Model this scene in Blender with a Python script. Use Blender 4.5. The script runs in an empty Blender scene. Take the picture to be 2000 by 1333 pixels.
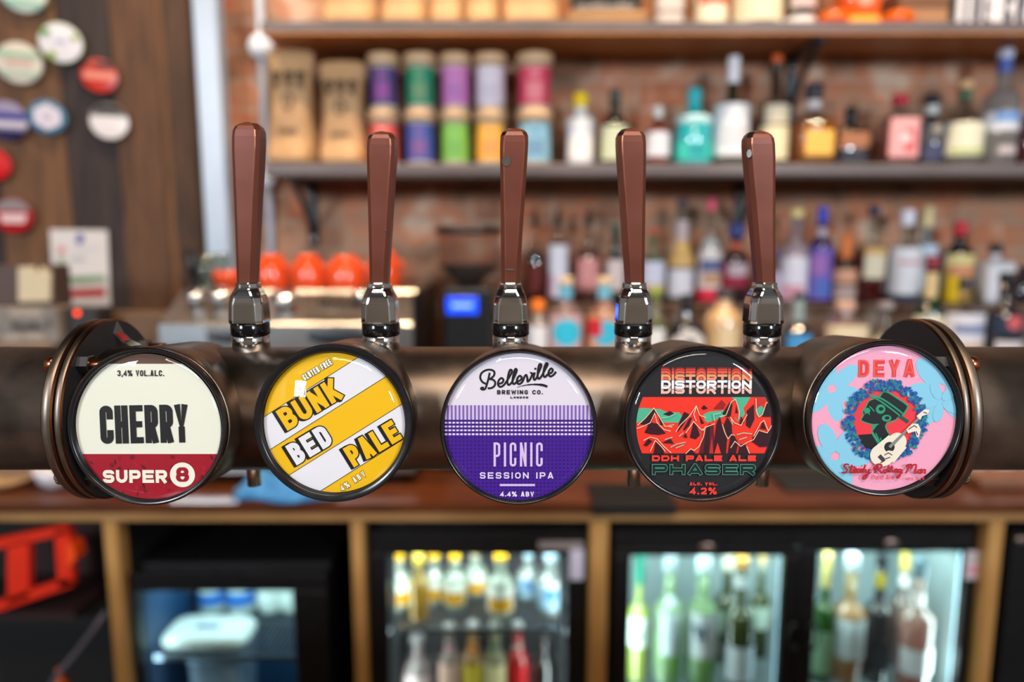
import bpy, bmesh, math, random
from mathutils import Vector, Matrix
from mathutils.geometry import tessellate_polygon
random.seed(7)
SC = bpy.context.scene
COL = SC.collection
# ------------------------------------------------------------------ camera
F = 1400.0                       # focal length in pixels of the 2000 px wide frame
PITCH = math.radians(8.0)
EYE = Vector((0.0, 0.0, 1.45))
cam_d = bpy.data.cameras.new('camera')
cam_d.sensor_width = 36.0
cam_d.lens = F / 2000.0 * 36.0
cam_d.clip_start = 0.02
cam_d.dof.use_dof = True
cam_d.dof.focus_distance = 0.452
cam_d.dof.aperture_fstop = 2.6
cam = bpy.data.objects.new('camera', cam_d)
COL.objects.link(cam)
cam.location = EYE
cam.rotation_euler = (math.radians(90) - PITCH, 0, 0)
SC.camera = cam
# ------------------------------------------------------------------ view, world, daylight, room lamps
SC.view_settings.view_transform = 'Standard'
SC.view_settings.look = 'None'
SC.view_settings.gamma = 1.0
SC.view_settings.use_curve_mapping = False
SC.view_settings.exposure = 0.12
SC.cycles.transparent_max_bounces = 24
SC.cycles.max_bounces = 10
SC.cycles.sample_clamp_indirect = 4.0
SC.cycles.caustics_reflective = False
SC.cycles.caustics_refractive = False
W = bpy.data.worlds.new('world'); SC.world = W
W.use_nodes = True
W.node_tree.nodes['Background'].inputs[0].default_value = (0.62, 0.72, 0.9, 1)
W.node_tree.nodes['Background'].inputs[1].default_value = 0.25

def lamp(name, kind, loc, target, energy, color, size=0.1, size_y=None, spot=None, blend=0.6):
    d = bpy.data.lights.new(name, kind)
    d.energy = energy; d.color = color
    if kind == 'AREA':
        d.shape = 'RECTANGLE' if size_y else 'SQUARE'
        d.size = size
        if size_y: d.size_y = size_y
    else:
        d.shadow_soft_size = size
    if spot: d.spot_size = math.radians(spot); d.spot_blend = blend
    o = bpy.data.objects.new(name, d); COL.objects.link(o)
    o.location = loc
    v = Vector(target) - Vector(loc)
    o.rotation_euler = v.to_track_quat('-Z', 'Y').to_euler()
    return o
COOL = (0.80, 0.90, 1.0)
WARM = (1.0, 0.72, 0.46)
lamp('daylight_left', 'AREA', (-2.66, -3.0, 2.62), (-1.0, 2, 1.2), 150, COOL, .62, .72)
lamp('daylight_right', 'AREA', (2.44, -3.0, 2.62), (1.0, 2, 1.2), 135, COOL, .62, .72)
lamp('ceiling_fill', 'AREA', (.1, -1.0, 3.17), (.1, -.98, 0), 40, (1.0, .88, .74), 1.5, .5)  # unseen soft lamp added overhead as wide fill
for i, (x, y, e) in enumerate([(-1.0, 1.46, 26), (-.55, 1.47, 48), (-.1, 1.46, 46), (.35, 1.47, 44), (.8, 1.46, 46), (1.25, 1.47, 42)]):
    lamp('track_spot', 'SPOT', (x, y, 2.95), (x, 1.72, 1.0), e, WARM, .04, spot=78)
lamp('bar_spot_left', 'SPOT', (-.45, -.35, 2.9), (-.2, .5, 1.3), 12, WARM, .05, spot=70)
lamp('bar_spot_right', 'SPOT', (.55, -.3, 2.9), (.2, .5, 1.3), 12, WARM, .05, spot=70)

# ------------------------------------------------------------------ helpers: pixel <-> place
def ray(px, py):
    a = (px - 1000.0) / F; b = (666.5 - py) / F
    s, c = math.sin(PITCH), math.cos(PITCH)
    return Vector((a, c + b * s, b * c - s))      # length 1 along the viewing axis
def P(px, py, Y):
    r = ray(px, py); return EYE + r * (Y / r.y)
def PZ(px, py, z):
    r = ray(px, py); return EYE + r * ((z - EYE.z) / r.z)
def PP(px, py, o, n):
    r = ray(px, py); return EYE + r * ((Vector(o) - EYE).dot(n) / r.dot(n))
def MPP(px, py, Y):                              # metres per photo pixel there
    return Y / ray(px, py).y / F
def zat(py, Y): return P(1000, py, Y).z

# ------------------------------------------------------------------ materials
def lin(c):
    c = c / 255.0
    return c / 12.92 if c <= .04045 else ((c + .055) / 1.055) ** 2.4
def rgb(r, g, b): return (lin(r), lin(g), lin(b), 1.0)
_M = {}
def mat(name, col, rough=.5, metal=0.0, spec=.5, noise=0.0, scale=20.0, stretch=(1, 1, 1), bump=0.0, rnoise=0.0, coat=0.0, emit=None, estr=0.0, col2=None):
    if name in _M: return _M[name]
    m = bpy.data.materials.new(name); m.use_nodes = True
    nt = m.node_tree; b = nt.nodes['Principled BSDF']
    c = rgb(*col)
    b.inputs['Base Color'].default_value = c
    b.inputs['Roughness'].default_value = rough
    b.inputs['Metallic'].default_value = metal
    b.inputs['Specular IOR Level'].default_value = spec
    if coat: b.inputs['Coat Weight'].default_value = coat; b.inputs['Coat Roughness'].default_value = .08
    if emit: b.inputs['Emission Color'].default_value = rgb(*emit); b.inputs['Emission Strength'].default_value = estr
    if noise or bump or rnoise or col2:
        tc = nt.nodes.new('ShaderNodeTexCoord'); mp = nt.nodes.new('ShaderNodeMapping')
        mp.inputs['Scale'].default_value = stretch
        nz = nt.nodes.new('ShaderNodeTexNoise'); nz.inputs['Scale'].default_value = scale; nz.inputs['Detail'].default_value = 5
        nt.links.new(tc.outputs['Object'], mp.inputs[0]); nt.links.new(mp.outputs[0], nz.inputs['Vector'])
        if noise or col2:
            r = nt.nodes.new('ShaderNodeValToRGB')
            r.color_ramp.elements[0].position = .32; r.color_ramp.elements[1].position = .68
            if col2: e0, e1 = c, rgb(*col2)
            else:
                e0 = tuple(x * (1 - noise) for x in c[:3]) + (1,); e1 = tuple(min(1, x * (1 + noise)) for x in c[:3]) + (1,)
            r.color_ramp.elements[0].color = e0; r.color_ramp.elements[1].color = e1
            nt.links.new(nz.outputs['Fac'], r.inputs[0]); nt.links.new(r.outputs[0], b.inputs['Base Color'])
        if rnoise:
            mr = nt.nodes.new('ShaderNodeMapRange'); mr.inputs['From Min'].default_value = .3; mr.inputs['From Max'].default_value = .7
            mr.inputs['To Min'].default_value = max(.03, rough - rnoise); mr.inputs['To Max'].default_value = min(1, rough + rnoise)
            nt.links.new(nz.outputs['Fac'], mr.inputs[0]); nt.links.new(mr.outputs[0], b.inputs['Roughness'])
        if bump:
            bp = nt.nodes.new('ShaderNodeBump'); bp.inputs['Strength'].default_value = bump; bp.inputs['Distance'].default_value = .002
            nt.links.new(nz.outputs['Fac'], bp.inputs['Height']); nt.links.new(bp.outputs[0], b.inputs['Normal'])
    _M[name] = m; return m
def glass(name, tint, refl=1.0, dens=0.0, rough=.03):
    """thin-walled glass: tinted see-through with fresnel gloss; dens adds a milky or coloured body"""
    if name in _M: return _M[name]
    m = bpy.data.materials.new(name); m.use_nodes = True; nt = m.node_tree
    nt.nodes.remove(nt.nodes['Principled BSDF']); out = nt.nodes['Material Output']
    t = nt.nodes.new('ShaderNodeBsdfTransparent'); t.inputs[0].default_value = rgb(*tint)
    g = nt.nodes.new('ShaderNodeBsdfGlossy'); g.inputs['Roughness'].default_value = rough
    lw = nt.nodes.new('ShaderNodeLayerWeight')              # schlick reflectance, the same from both sides
    pw = nt.nodes.new('ShaderNodeMath'); pw.operation = 'POWER'; pw.inputs[1].default_value = 5.0
    nt.links.new(lw.outputs['Facing'], pw.inputs[0])
    mu = nt.nodes.new('ShaderNodeMath'); mu.operation = 'MULTIPLY_ADD'; mu.inputs[1].default_value = .9 * refl; mu.inputs[2].default_value = .04 * refl; mu.use_clamp = True
    nt.links.new(pw.outputs[0], mu.inputs[0])
    base = t.outputs[0]
    if dens:
        d = nt.nodes.new('ShaderNodeBsdfDiffuse'); d.inputs[0].default_value = rgb(*tint)
        tl = nt.nodes.new('ShaderNodeBsdfTranslucent'); tl.inputs[0].default_value = rgb(*tint)
        ad = nt.nodes.new('ShaderNodeMixShader'); ad.inputs[0].default_value = .5
        nt.links.new(d.outputs[0], ad.inputs[1]); nt.links.new(tl.outputs[0], ad.inputs[2])
        mx0 = nt.nodes.new('ShaderNodeMixShader'); mx0.inputs[0].default_value = dens
        nt.links.new(t.outputs[0], mx0.inputs[1]); nt.links.new(ad.outputs[0], mx0.inputs[2]); base = mx0.outputs[0]
    mx = nt.nodes.new('ShaderNodeMixShader')
    nt.links.new(mu.outputs[0], mx.inputs[0]); nt.links.new(base, mx.inputs[1]); nt.links.new(g.outputs[0], mx.inputs[2])
    nt.links.new(mx.outputs[0], out.inputs[0])
    _M[name] = m; return m
def flat(r, g, b, rough=.55):
    return mat('paint_%d_%d_%d_%d' % (r, g, b, int(rough * 100)), (r, g, b), rough, spec=.3)

# ------------------------------------------------------------------ mesh builder (world coordinates)
class G:
    def __init__(s): s.v = []; s.f = []; s.fm = []; s.sm = []; s.mats = []
    def mi(s, m):
        if m not in s.mats: s.mats.append(m)
        return s.mats.index(m)
    def face(s, idx, m, smooth=False): s.f.append(tuple(idx)); s.fm.append(s.mi(m)); s.sm.append(smooth)
    def poly(s, pts, m):
        n = len(s.v); s.v += [Vector(p) for p in pts]; s.face(range(n, n + len(pts)), m)
    def addbm(s, bm, m, smooth=False):
        n = len(s.v); bm.verts.index_update()
        s.v += [v.co.copy() for v in bm.verts]
        for f in bm.faces: s.face([n + v.index for v in f.verts], m, smooth)
        bm.free()
    def box(s, x0, x1, y0, y1, z0, z1, m, bev=0.0, seg=1, rot=None, piv=None):
        bm = bmesh.new(); bmesh.ops.create_cube(bm, size=1)
        for v in bm.verts:
            v.co = Vector(((x0 + x1) / 2 + v.co.x * (x1 - x0), (y0 + y1) / 2 + v.co.y * (y1 - y0), (z0 + z1) / 2 + v.co.z * (z1 - z0)))
        if bev: bmesh.ops.bevel(bm, geom=bm.edges[:], offset=bev, segments=seg, affect='EDGES', profile=.5)
        if rot is not None:
            pv = Vector(piv) if piv else Vector(((x0 + x1) / 2, (y0 + y1) / 2, (z0 + z1) / 2))
            for v in bm.verts: v.co = pv + rot @ (v.co - pv)
        s.addbm(bm, m); return s
    def lathe(s, prof, o, m, seg=28, axis='Z', n=2.0, sx=1.0, sy=1.0, smooth=True, frame=None, arc=None, caps=True, ang0=0.0):
        """profile (r, h) turned round an axis; n>2 squares it off; arc=(a0,a1) degrees for a shell"""
        o = Vector(o)
        if frame: ux, uy, uz = frame
        elif axis == 'Z': ux, uy, uz = Vector((1, 0, 0)), Vector((0, 1, 0)), Vector((0, 0, 1))
        elif axis == 'X': ux, uy, uz = Vector((0, 1, 0)), Vector((0, 0, 1)), Vector((1, 0, 0))
        else: ux, uy, uz = Vector((1, 0, 0)), Vector((0, 0, 1)), Vector((0, -1, 0))   # 'Y' points to the viewer's side
        rings = []
        a0, a1 = (math.radians(arc[0]), math.radians(arc[1])) if arc else (0, 2 * math.pi)
        cnt = seg + 1 if arc else seg
        for (r, h) in prof:
            if r < 1e-6 and not arc:
                s.v.append(o + uz * h); rings.append([len(s.v) - 1]); continue
            rg = []
            for k in range(cnt):
                t = a0 + ang0 + (a1 - a0) * k / seg
                c, d = math.cos(t), math.sin(t)
                q = (abs(c) ** n + abs(d) ** n) ** (-1.0 / n)
                s.v.append(o + ux * (r * q * c * sx) + uy * (r * q * d * sy) + uz * h); rg.append(len(s.v) - 1)
            rings.append(rg)
        for a, b in zip(rings, rings[1:]):
            N = max(len(a), len(b))
            for k in range(N if not arc else N - 1):
                k2 = (k + 1) % N
                if len(a) == 1 and len(b) == 1: continue
                if len(a) == 1: s.face([a[0], b[k], b[k2]][::1], m, smooth)
                elif len(b) == 1: s.face([a[k], a[k2], b[0]], m, smooth)
                else: s.face([a[k], a[k2], b[k2], b[k]], m, smooth)
        if caps and not arc:
            if len(rings[0]) > 1: s.face(rings[0][::-1], m)
            if len(rings[-1]) > 1: s.face(rings[-1], m)
        return s
    def loft(s, rings, m, smooth=False, caps=True, mats=None):
        idx = []
        for r in rings:
            n = len(s.v); s.v += [Vector(p) for p in r]; idx.append(list(range(n, n + len(r))))
        for a, b in zip(idx, idx[1:]):
            N = len(a)
            for k in range(N):
                s.face([a[k], a[(k + 1) % N], b[(k + 1) % N], b[k]], mats[k] if mats else m, smooth)
        if caps: s.face(idx[0][::-1], m); s.face(idx[-1], m)
        return s
    def tube(s, pts, r, m, seg=10, taper=None, closed=False):
        pts = [Vector(p) for p in pts]; rings = []
        for i, p in enumerate(pts):
            d = (pts[min(i + 1, len(pts) - 1)] - pts[max(i - 1, 0)])
            if closed: d = pts[(i + 1) % len(pts)] - pts[i - 1]
            d.normalize()
            up = Vector((0, 0, 1)) if abs(d.z) < .9 else Vector((1, 0, 0))
            a = d.cross(up).normalized(); b = a.cross(d)
            rr = taper[i] if taper else r
            rings.append([p + a * math.cos(2 * math.pi * k / seg) * rr + b * math.sin(2 * math.pi * k / seg) * rr for k in range(seg)])
        if closed: rings.append(rings[0])
        return s.loft(rings, m, True, not closed)
    def prism(s, poly, fn, d0, d1, m):
        """poly in 2-D, fn(u,v,d) -> point"""
        a = [fn(u, v, d0) for u, v in poly]; b = [fn(u, v, d1) for u, v in poly]
        return s.loft([a, b], m)
    def mesh(s, name, off):
        me = bpy.data.meshes.new(name)
        me.from_pydata([tuple(v - off) for v in s.v], [], s.f)
        for m in s.mats: me.materials.append(m)
        me.polygons.foreach_set('material_index', s.fm); me.polygons.foreach_set('use_smooth', s.sm)
        me.update()
        bm = bmesh.new(); bm.from_mesh(me); bmesh.ops.recalc_face_normals(bm, faces=bm.faces[:]); bm.to_mesh(me); bm.free()
        return me
WL = {}
def props(o, label=None, cat=None, group=None, kind=None):
    if label: o['label'] = label
    if cat: o['category'] = cat
    if group: o['group'] = group
    if kind: o['kind'] = kind
    return o
def thing(name, label, cat, loc, group=None):
    o = bpy.data.objects.new(name, None); COL.objects.link(o); o.empty_display_size = .02
    o.location = loc; WL[o.name] = Vector(loc)
    return props(o, label, cat, group)
def part(g, name, parent, label=None, kind=None):
    off = WL[parent.name]
    me = g.mesh(name, off); o = bpy.data.objects.new(name, me); COL.objects.link(o)
    o.parent = parent; WL[o.name] = off
    return props(o, label, kind=kind)
def solo(g, name, label, cat, loc=None, group=None, kind=None):
    if loc is None:
        c = sum(g.v, Vector()) / len(g.v); loc = Vector((c.x, c.y, min(v.z for v in g.v)))
    loc = Vector(loc)
    me = g.mesh(name, loc); o = bpy.data.objects.new(name, me); COL.objects.link(o); o.location = loc; WL[o.name] = loc
    return props(o, label, cat, group, kind)
def structure(g, name, label=None):
    me = g.mesh(name, Vector()); o = bpy.data.objects.new(name, me); COL.objects.link(o); WL[o.name] = Vector()
    o['kind'] = 'structure'
    if label: o['label'] = label
    return o
# common materials
CHROME = mat('chrome', (225, 228, 232), .06, 1.0)
STEEL = mat('brushed_steel', (188, 186, 182), .28, 1.0, noise=.12, scale=60, stretch=(1, 1, 12))
BLACKP = mat('black_plastic', (16, 16, 18), .35)
BLACKM = mat('black_iron', (20, 19, 20), .5)
CLEAR = glass('clear_glass', (236, 240, 240), 2.4)
# ================================================================== room shell
YB = 2.0
BRICK = bpy.data.materials.new('old_brick'); BRICK.use_nodes = True
nt = BRICK.node_tree; bs = nt.nodes['Principled BSDF']; bs.inputs['Roughness'].default_value = .9
tc = nt.nodes.new('ShaderNodeTexCoord'); sp = nt.nodes.new('ShaderNodeSeparateXYZ'); cb = nt.nodes.new('ShaderNodeCombineXYZ')
nt.links.new(tc.outputs['Object'], sp.inputs[0]); nt.links.new(sp.outputs[0], cb.inputs[0]); nt.links.new(sp.outputs[2], cb.inputs[1])
bk = nt.nodes.new('ShaderNodeTexBrick'); bk.inputs['Scale'].default_value = 1.0
bk.inputs['Brick Width'].default_value = .225; bk.inputs['Row Height'].default_value = .075; bk.inputs['Mortar Size'].default_value = .007
bk.inputs['Mortar Smooth'].default_value = .3
bk.inputs['Color1'].default_value = rgb(150, 90, 62); bk.inputs['Color2'].default_value = rgb(184, 142, 114); bk.inputs['Mortar'].default_value = rgb(182, 162, 142)
nt.links.new(cb.outputs[0], bk.inputs['Vector'])
n1 = nt.nodes.new('ShaderNodeTexNoise'); n1.inputs['Scale'].default_value = 6.5; n1.inputs['Detail'].default_value = 6
nt.links.new(cb.outputs[0], n1.inputs['Vector'])
rp = nt.nodes.new('ShaderNodeValToRGB'); rp.color_ramp.elements[0].position = .38; rp.color_ramp.elements[1].position = .66
rp.color_ramp.elements[0].color = rgb(98, 64, 46); rp.color_ramp.elements[1].color = rgb(218, 192, 168)
for ps_, c_ in ((.47, (162, 124, 100)), (.55, (186, 104, 66))): el = rp.color_ramp.elements.new(ps_); el.color = rgb(*c_)
nt.links.new(n1.outputs['Fac'], rp.inputs[0])
mx = nt.nodes.new('ShaderNodeMixRGB'); mx.inputs[0].default_value = .6
nt.links.new(bk.outputs['Color'], mx.inputs[1]); nt.links.new(rp.outputs[0], mx.inputs[2]); nt.links.new(mx.outputs[0], bs.inputs['Base Color'])
bp = nt.nodes.new('ShaderNodeBump'); bp.inputs['Strength'].default_value = .6; bp.inputs['Distance'].default_value = .006
nt.links.new(bk.outputs['Fac'], bp.inputs['Height']); bp.invert = True; nt.links.new(bp.outputs[0], bs.inputs['Normal'])
PLASTER = mat('pale_plaster', (164, 154, 144), .9, noise=.15, scale=5)
FLOORM = mat('dark_floor_tiles', (48, 44, 42), .5, noise=.2, scale=4)

g = G(); g.box(-1.05, 3.0, YB, YB + .12, 0, 3.2, BRICK); structure(g, 'wall_back')
g = G(); g.box(-3.4, 3.0, -3.2, YB + .12, -.1, 0, FLOORM); structure(g, 'floor')
g = G(); g.box(-3.4, 3.0, -3.2, YB + .12, 3.2, 3.3, mat('ceiling_paint', (70, 62, 56), .9, noise=.1, scale=3)); structure(g, 'ceiling')
g = G(); g.box(3.0, 3.1, -3.2, YB + .12, 0, 3.2, PLASTER); structure(g, 'wall_right')
# street wall behind the viewer with two tall windows
g = G()
for x0, x1, z0, z1 in [(-3.4, -3.02, 0, 3.2), (-2.30, 2.08, 0, 3.2), (2.80, 3.0, 0, 3.2), (-3.02, -2.30, 0, 2.2), (-3.02, -2.30, 3.04, 3.2), (2.08, 2.80, 0, 2.2), (2.08, 2.80, 3.04, 3.2)]:
    g.box(x0, x1, -3.2, -3.08, z0, z1, PLASTER)
structure(g, 'wall_front')
WFR = mat('window_frame_black', (28, 28, 30), .4)
for i, x0 in enumerate((-3.02, 2.08)):
    g = G()
    for k in range(3): g.box(x0 + k * .34, x0 + k * .34 + .04, -2.97, -2.93, 2.2, 3.04, WFR)
    for z in (2.2, 2.60, 3.0): g.box(x0, x0 + .72, -2.97, -2.93, z, z + .04, WFR)
    structure(g, 'window_%d' % (i + 1))
# boarded wall on the left, turned 25 degrees towards the room
E = P(398, 300, YB); E.z = 0; E.y = YB
TH = math.radians(25)
WU = Vector((-math.cos(TH), -math.sin(TH), 0)); WN = Vector((math.sin(TH), -math.cos(TH), 0))
def wood(name, col, col2, scale=7, rough=.75):
    return mat(name, col, rough, noise=0, scale=scale, stretch=(9, 9, 1), bump=.25, col2=col2)
WOODS = [wood('board_brown', (72, 46, 28), (104, 68, 42)), wood('board_dark', (34, 24, 22), (58, 43, 39)), wood('board_tan', (88, 57, 33), (118, 78, 46)), wood('board_umber', (58, 38, 26), (86, 58, 38))]
g = G(); t = 0.0; i = 0
seq = [(.078, 3), (.02, 2), (.105, 0), (.115, 1), (.15, 2), (.13, 1), (.12, 0), (.115, 3), (.12, 1), (.12, 0)] + [(.12, k % 4) for k in range(8)]
for wdt, k in seq:
    dep = random.uniform(0, .006)
    a = E + WU * (t + .001); b = E + WU * (t + wdt - .001)
    q = [a + WN * dep, b + WN * dep, b - WN * .03, a - WN * .03]
    g.loft([[p + Vector((0, 0, 0)) for p in q], [p + Vector((0, 0, 3.2)) for p in q]], WOODS[k])
    t += wdt
LEFT_END = E + WU * t
structure(g, 'wall_left')
g = G(); g.box(-3.4, LEFT_END.x, LEFT_END.y - .02, LEFT_END.y + .1, 0, 3.2, PLASTER); g.box(-3.5, -3.4, -3.2, LEFT_END.y + .1, 0, 3.2, PLASTER)
structure(g, 'wall_side')
# white painted corner trim between boards and brick
c0 = P(424, 300, 1.93); wpx = 46 * MPP(424, 300, 1.93)
g = G(); g.box(c0.x - wpx / 2, c0.x + wpx / 2, 1.90, 1.95, .9, 3.2, mat('white_gloss_paint', (176, 190, 208), .35, noise=.05, scale=9), .004)
structure(g, 'trim_1')

# ================================================================== shelves, brackets, conduit
SHW = mat('dark_shelf_board', (86, 76, 76), .5, scale=5, stretch=(1, 12, 12), bump=.2, col2=(116, 104, 104))
YS = 1.79
ZL = zat(319, YS); ZL0 = zat(345, YS); ZT = zat(41, YS); ZT0 = zat(66, YS)
xl = P(516, 330, YS).x
def shelf(z0, z1, x0, label, under, ulabel):
    t = thing('wall_shelf', label, 'shelf', (0.6, 1.9, z0))
    g = G(); g.box(x0, 1.75, YS, YB - .001, z0 + .004, z1, SHW, .003); part(g, 'board', t)
    g = G(); g.box(x0 + .001, 1.749, YS + .001, YB - .001, z0, z0 + .0045, under); part(g, 'underside', t, ulabel)
    return t
sh_low = shelf(ZL0, ZL, xl, 'long dark wooden shelf holding the canisters and middle row of bottles', mat('dark_wood_underside', (66, 50, 42), .6, scale=5, stretch=(1, 12, 12), col2=(84, 64, 54)), None)
sh_top = shelf(ZT0, ZT, P(508, 50, YS).x, 'long dark wooden shelf at the top edge of the photo', mat('warm_lit_wood_underside', (176, 108, 40), .45, scale=5, stretch=(1, 12, 12), col2=(206, 136, 60)), 'orange-brown wooden underside, warm bounce glow in its colour')  # wood underside coloured with the warm bounce glow on it
def bracket(px, py, zshelf, label, group):
    x = P(px, py, YB - .02).x
    t = thing('shelf_bracket', label, 'bracket', (x, YB, zshelf - .17), group)
    g = G(); g.box(x - .014, x + .014, YB - .008, YB - .001, zshelf - .17, zshelf - .001, BLACKM, .001); part(g, 'wall_plate', t)
    g = G(); g.box(x - .014, x + .014, YB - .19, YB - .008, zshelf - .008, zshelf - .001, BLACKM, .001); part(g, 'arm', t)
    g = G(); pts = []
    for k in range(9):
        a = k / 8; pts.append((x, YB - .17 + .165 * a, zshelf - .012 - .13 * a ** 1.3))
    g.tube(pts, .008, BLACKM, 8); part(g, 'strut', t)
    for zz in (.15, .035):
        g = G(); g.lathe([(.011, 0), (.011, .003), (.006, .008), (0, .009)], (x, YB - .008, zshelf - zz), mat('zinc', (150, 152, 156), .25, 1), 14, 'Y'); part(g, 'bolt', t)
bracket(606, 360, ZL0, 'black iron bracket under the shelf left of centre, above the orange cups', 'shelf brackets')
bracket(1447, 400, ZL0, 'black iron bracket under the lower shelf behind the rightmost tap handle', 'shelf brackets')
bracket(1552, 110, ZT0, 'black iron bracket under the top shelf behind the green wine-shaped bottle', 'shelf brackets')
WHITE = mat('white_plastic', (222, 228, 238), .4, noise=.04, scale=30)
cx0 = P(512, 100, YB - .012).x
t = thing('cable_conduit', 'thin white conduit with two round junction boxes left of the shelves', 'conduit', (cx0, YB - .012, 1.2))
g = G(); g.lathe([(.011, 1.2), (.011, 3.19)], (cx0, YB - .012, 0), WHITE, 14); part(g, 'pipe', t)
for py in (88, 347):
    z = zat(py, 1.96); g = G(); r = 25 * MPP(512, py, 1.95) * (1 if py < 200 else .8)
    g.lathe([(r, 0), (r, .03), (r * .9, .036), (0, .037)], (cx0 if py > 200 else P(507, 88, 1.96).x, YB - .001, z), WHITE, 24, 'Y'); part(g, 'junction_box', t)

# ================================================================== back counter
ZC = .90
YC = PZ(1000, 984, ZC).y
TOPW = mat('varnished_counter', (66, 32, 18), .3, scale=6, stretch=(1, 9, 9), bump=.1, col2=(110, 58, 30), coat=.25)
EDGEW = mat('ply_edge', (150, 108, 62), .55, scale=9, stretch=(1, 10, 10), col2=(176, 132, 80))
POSTW = mat('pine_post', (176, 124, 64), .5, scale=8, stretch=(10, 10, 1), col2=(198, 148, 86), bump=.1)
DARKP = mat('black_cabinet_board', (14, 12, 12), .7)
z_e = zat(1003, YC); z_r = zat(1019, YC + .004)
g = G(); g.prism([(-1.98, YC), (1.75, YC), (1.75, YB - .001), (E.x + .05, YB - .001)], lambda u, v, d: (u, v, d), z_e, ZC, TOPW)
solo(g, 'counter_worktop', 'varnished red-brown wooden worktop of the back bar', 'worktop', (0, 1.7, z_e))
g = G(); g.box(-1.95, 1.75, YC + .006, YC + .03, z_r, z_e, EDGEW); solo(g, 'counter_batten', 'long pale wooden batten under the front edge of the worktop', 'batten', (0, YC, z_r))
g = G(); g.box(-.86, 1.75, YB - .03, YB - .002, .0, z_e, DARKP); structure(g, 'shade_panel')  # near-black sheet painting the shade under the worktop
for (xa, xb), lb in zip(((206, 234), (687, 712), (1152, 1188), (1926, 1956)), ('upright pine-fronted partition left of the small blue-lit fridge', 'upright pine-fronted partition left of the middle mixer fridge', 'upright pine-fronted partition below the black drip tray', 'upright pine-fronted partition right of the double-door fridge')):
    p0 = P(xa, 1100, YC + .02); p1 = P(xb, 1100, YC + .02)
    t = thing('counter_partition', lb, 'partition', ((p0.x + p1.x) / 2, 1.7, 0), 'partitions under the worktop')
    g = G(); g.box(p0.x, p1.x, YC + .02, YC + .06, 0, z_r, POSTW, .002)
    part(g, 'front_edge', t, 'pale pine front edge')
    g = G(); g.box(p0.x + .003, p1.x - .003, YC + .06, YB - .03, 0, z_e, DARKP); part(g, 'board', t)
    if xa == 206:
        g = G(); g.box(-1.31, p0.x + .002, 1.70, 1.715, 0, z_e, DARKP); part(g, 'bay_shade_board', t)  # black board added so the left bay stays in shade
# ================================================================== beer font: pipe, flanges, housings
BRONZE = mat('aged_bronze', (104, 96, 90), .4, 1.0, scale=18, rnoise=.1, bump=.05, col2=(152, 132, 116))
BRONZE2 = mat('worn_copper_edge', (190, 118, 72), .28, 1.0, scale=40, rnoise=.1, col2=(120, 84, 62))
IRONF = mat('black_flange_face', (34, 32, 34), .6, scale=30, bump=.1, rnoise=.1)
COPPER = mat('copper_nut', (184, 112, 78), .25, 1.0, noise=.2, scale=60)
YF, ZF, RF = .498, None, .0435
ZF = EYE.z - .118
fo = thing('beer_font', 'aged bronze pipe font with bolted flanges and five round housings across the bar', 'beer font', (0, YF, 1.09))
g = G(); g.lathe([(RF, -.62), (RF, .62)], (0, YF, ZF), BRONZE, 96, 'X'); part(g, 'pipe', fo)
for sx in (-.60, .60):
    g = G(); g.lathe([(.062, 1.0901), (.062, 1.098), (.036, 1.100), (.034, 1.104), (.034, ZF)], (sx, YF, 0), BRONZE, 40); part(g, 'support_column', fo)
RFL = .0633
for s in (-1, 1):
    for k, (xa, xb) in enumerate(((.2807, .2862), (.2872, .2944))):
        g = G(); b = .0011
        lo, hi = xa, xb
        prof = [(RF - .002, lo), (RFL - b, lo), (RFL, lo + b), (RFL, hi - b), (RFL - b, hi), (RF - .002, hi)]
        fr = (Vector((0, 1, 0)), Vector((0, 0, 1)), Vector((s, 0, 0)))
        g.lathe(prof[1:5], (0, YF, ZF), BRONZE, 96, frame=fr, caps=False)
        g.lathe(prof[0:2], (0, YF, ZF), IRONF if k == 0 else BRONZE, 96, frame=fr, caps=False)
        g.lathe([(RFL - b, lo), (RFL, lo + b)], (0, YF, ZF), BRONZE2, 96, frame=fr, caps=False)
        g.lathe([(RFL, hi - b), (RFL - b, hi)], (0, YF, ZF), BRONZE2, 96, frame=fr, caps=False)
        g.lathe(prof[4:6], (0, YF, ZF), BRONZE, 96, frame=fr, caps=False)
        part(g, 'flange', fo)
    for a in (45, 135, 225, 315):
        y = YF + .0535 * math.cos(math.radians(a)); z = ZF + .0535 * math.sin(math.radians(a))
        fo_out = (Vector((0, 1, 0)), Vector((0, 0, 1)), Vector((s, 0, 0))); fo_in = (Vector((0, 1, 0)), Vector((0, 0, 1)), Vector((-s, 0, 0)))
        g = G()
        g.lathe([(.0058, .2945), (.0058, .2985), (.0052, .3015), (.0030, .3035), (0, .3042)], (0, y, z), COPPER if a < 180 else CHROME, 20, frame=fo_out)
        g.lathe([(.0034, -.2807), (.0034, -.262), (.0025, -.2605)], (0, y, z), COPPER, 14, frame=fo_in)
        g.lathe([(.0066, -.2806), (.0066, -.2740), (.0060, -.2735)], (0, y, z), mat('dull_zinc', (120, 118, 116), .3, 1.0, noise=.2, scale=80), 6, frame=fo_in, smooth=False)
        part(g, 'bolt', fo)
    # small socket screw in the pipe just outside the flange
    ps = P(1000 + s * 934, 829, .45); dx = Vector((0, -1, 0))
    g = G(); q = Vector((s * .302, YF - math.sqrt(RF ** 2 - (ps.z - ZF) ** 2) - .0002, ps.z))
    g.lathe([(.0042, 0), (.0042, .0008), (.0026, .0012)], q, mat('dull_zinc', (120, 118, 116), .3, 1.0), 18, 'Y')
    g.lathe([(.0022, .00125), (.0, .00126)], q, BLACKM, 6, 'Y', caps=False)
    part(g, 'screw', fo)
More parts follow.
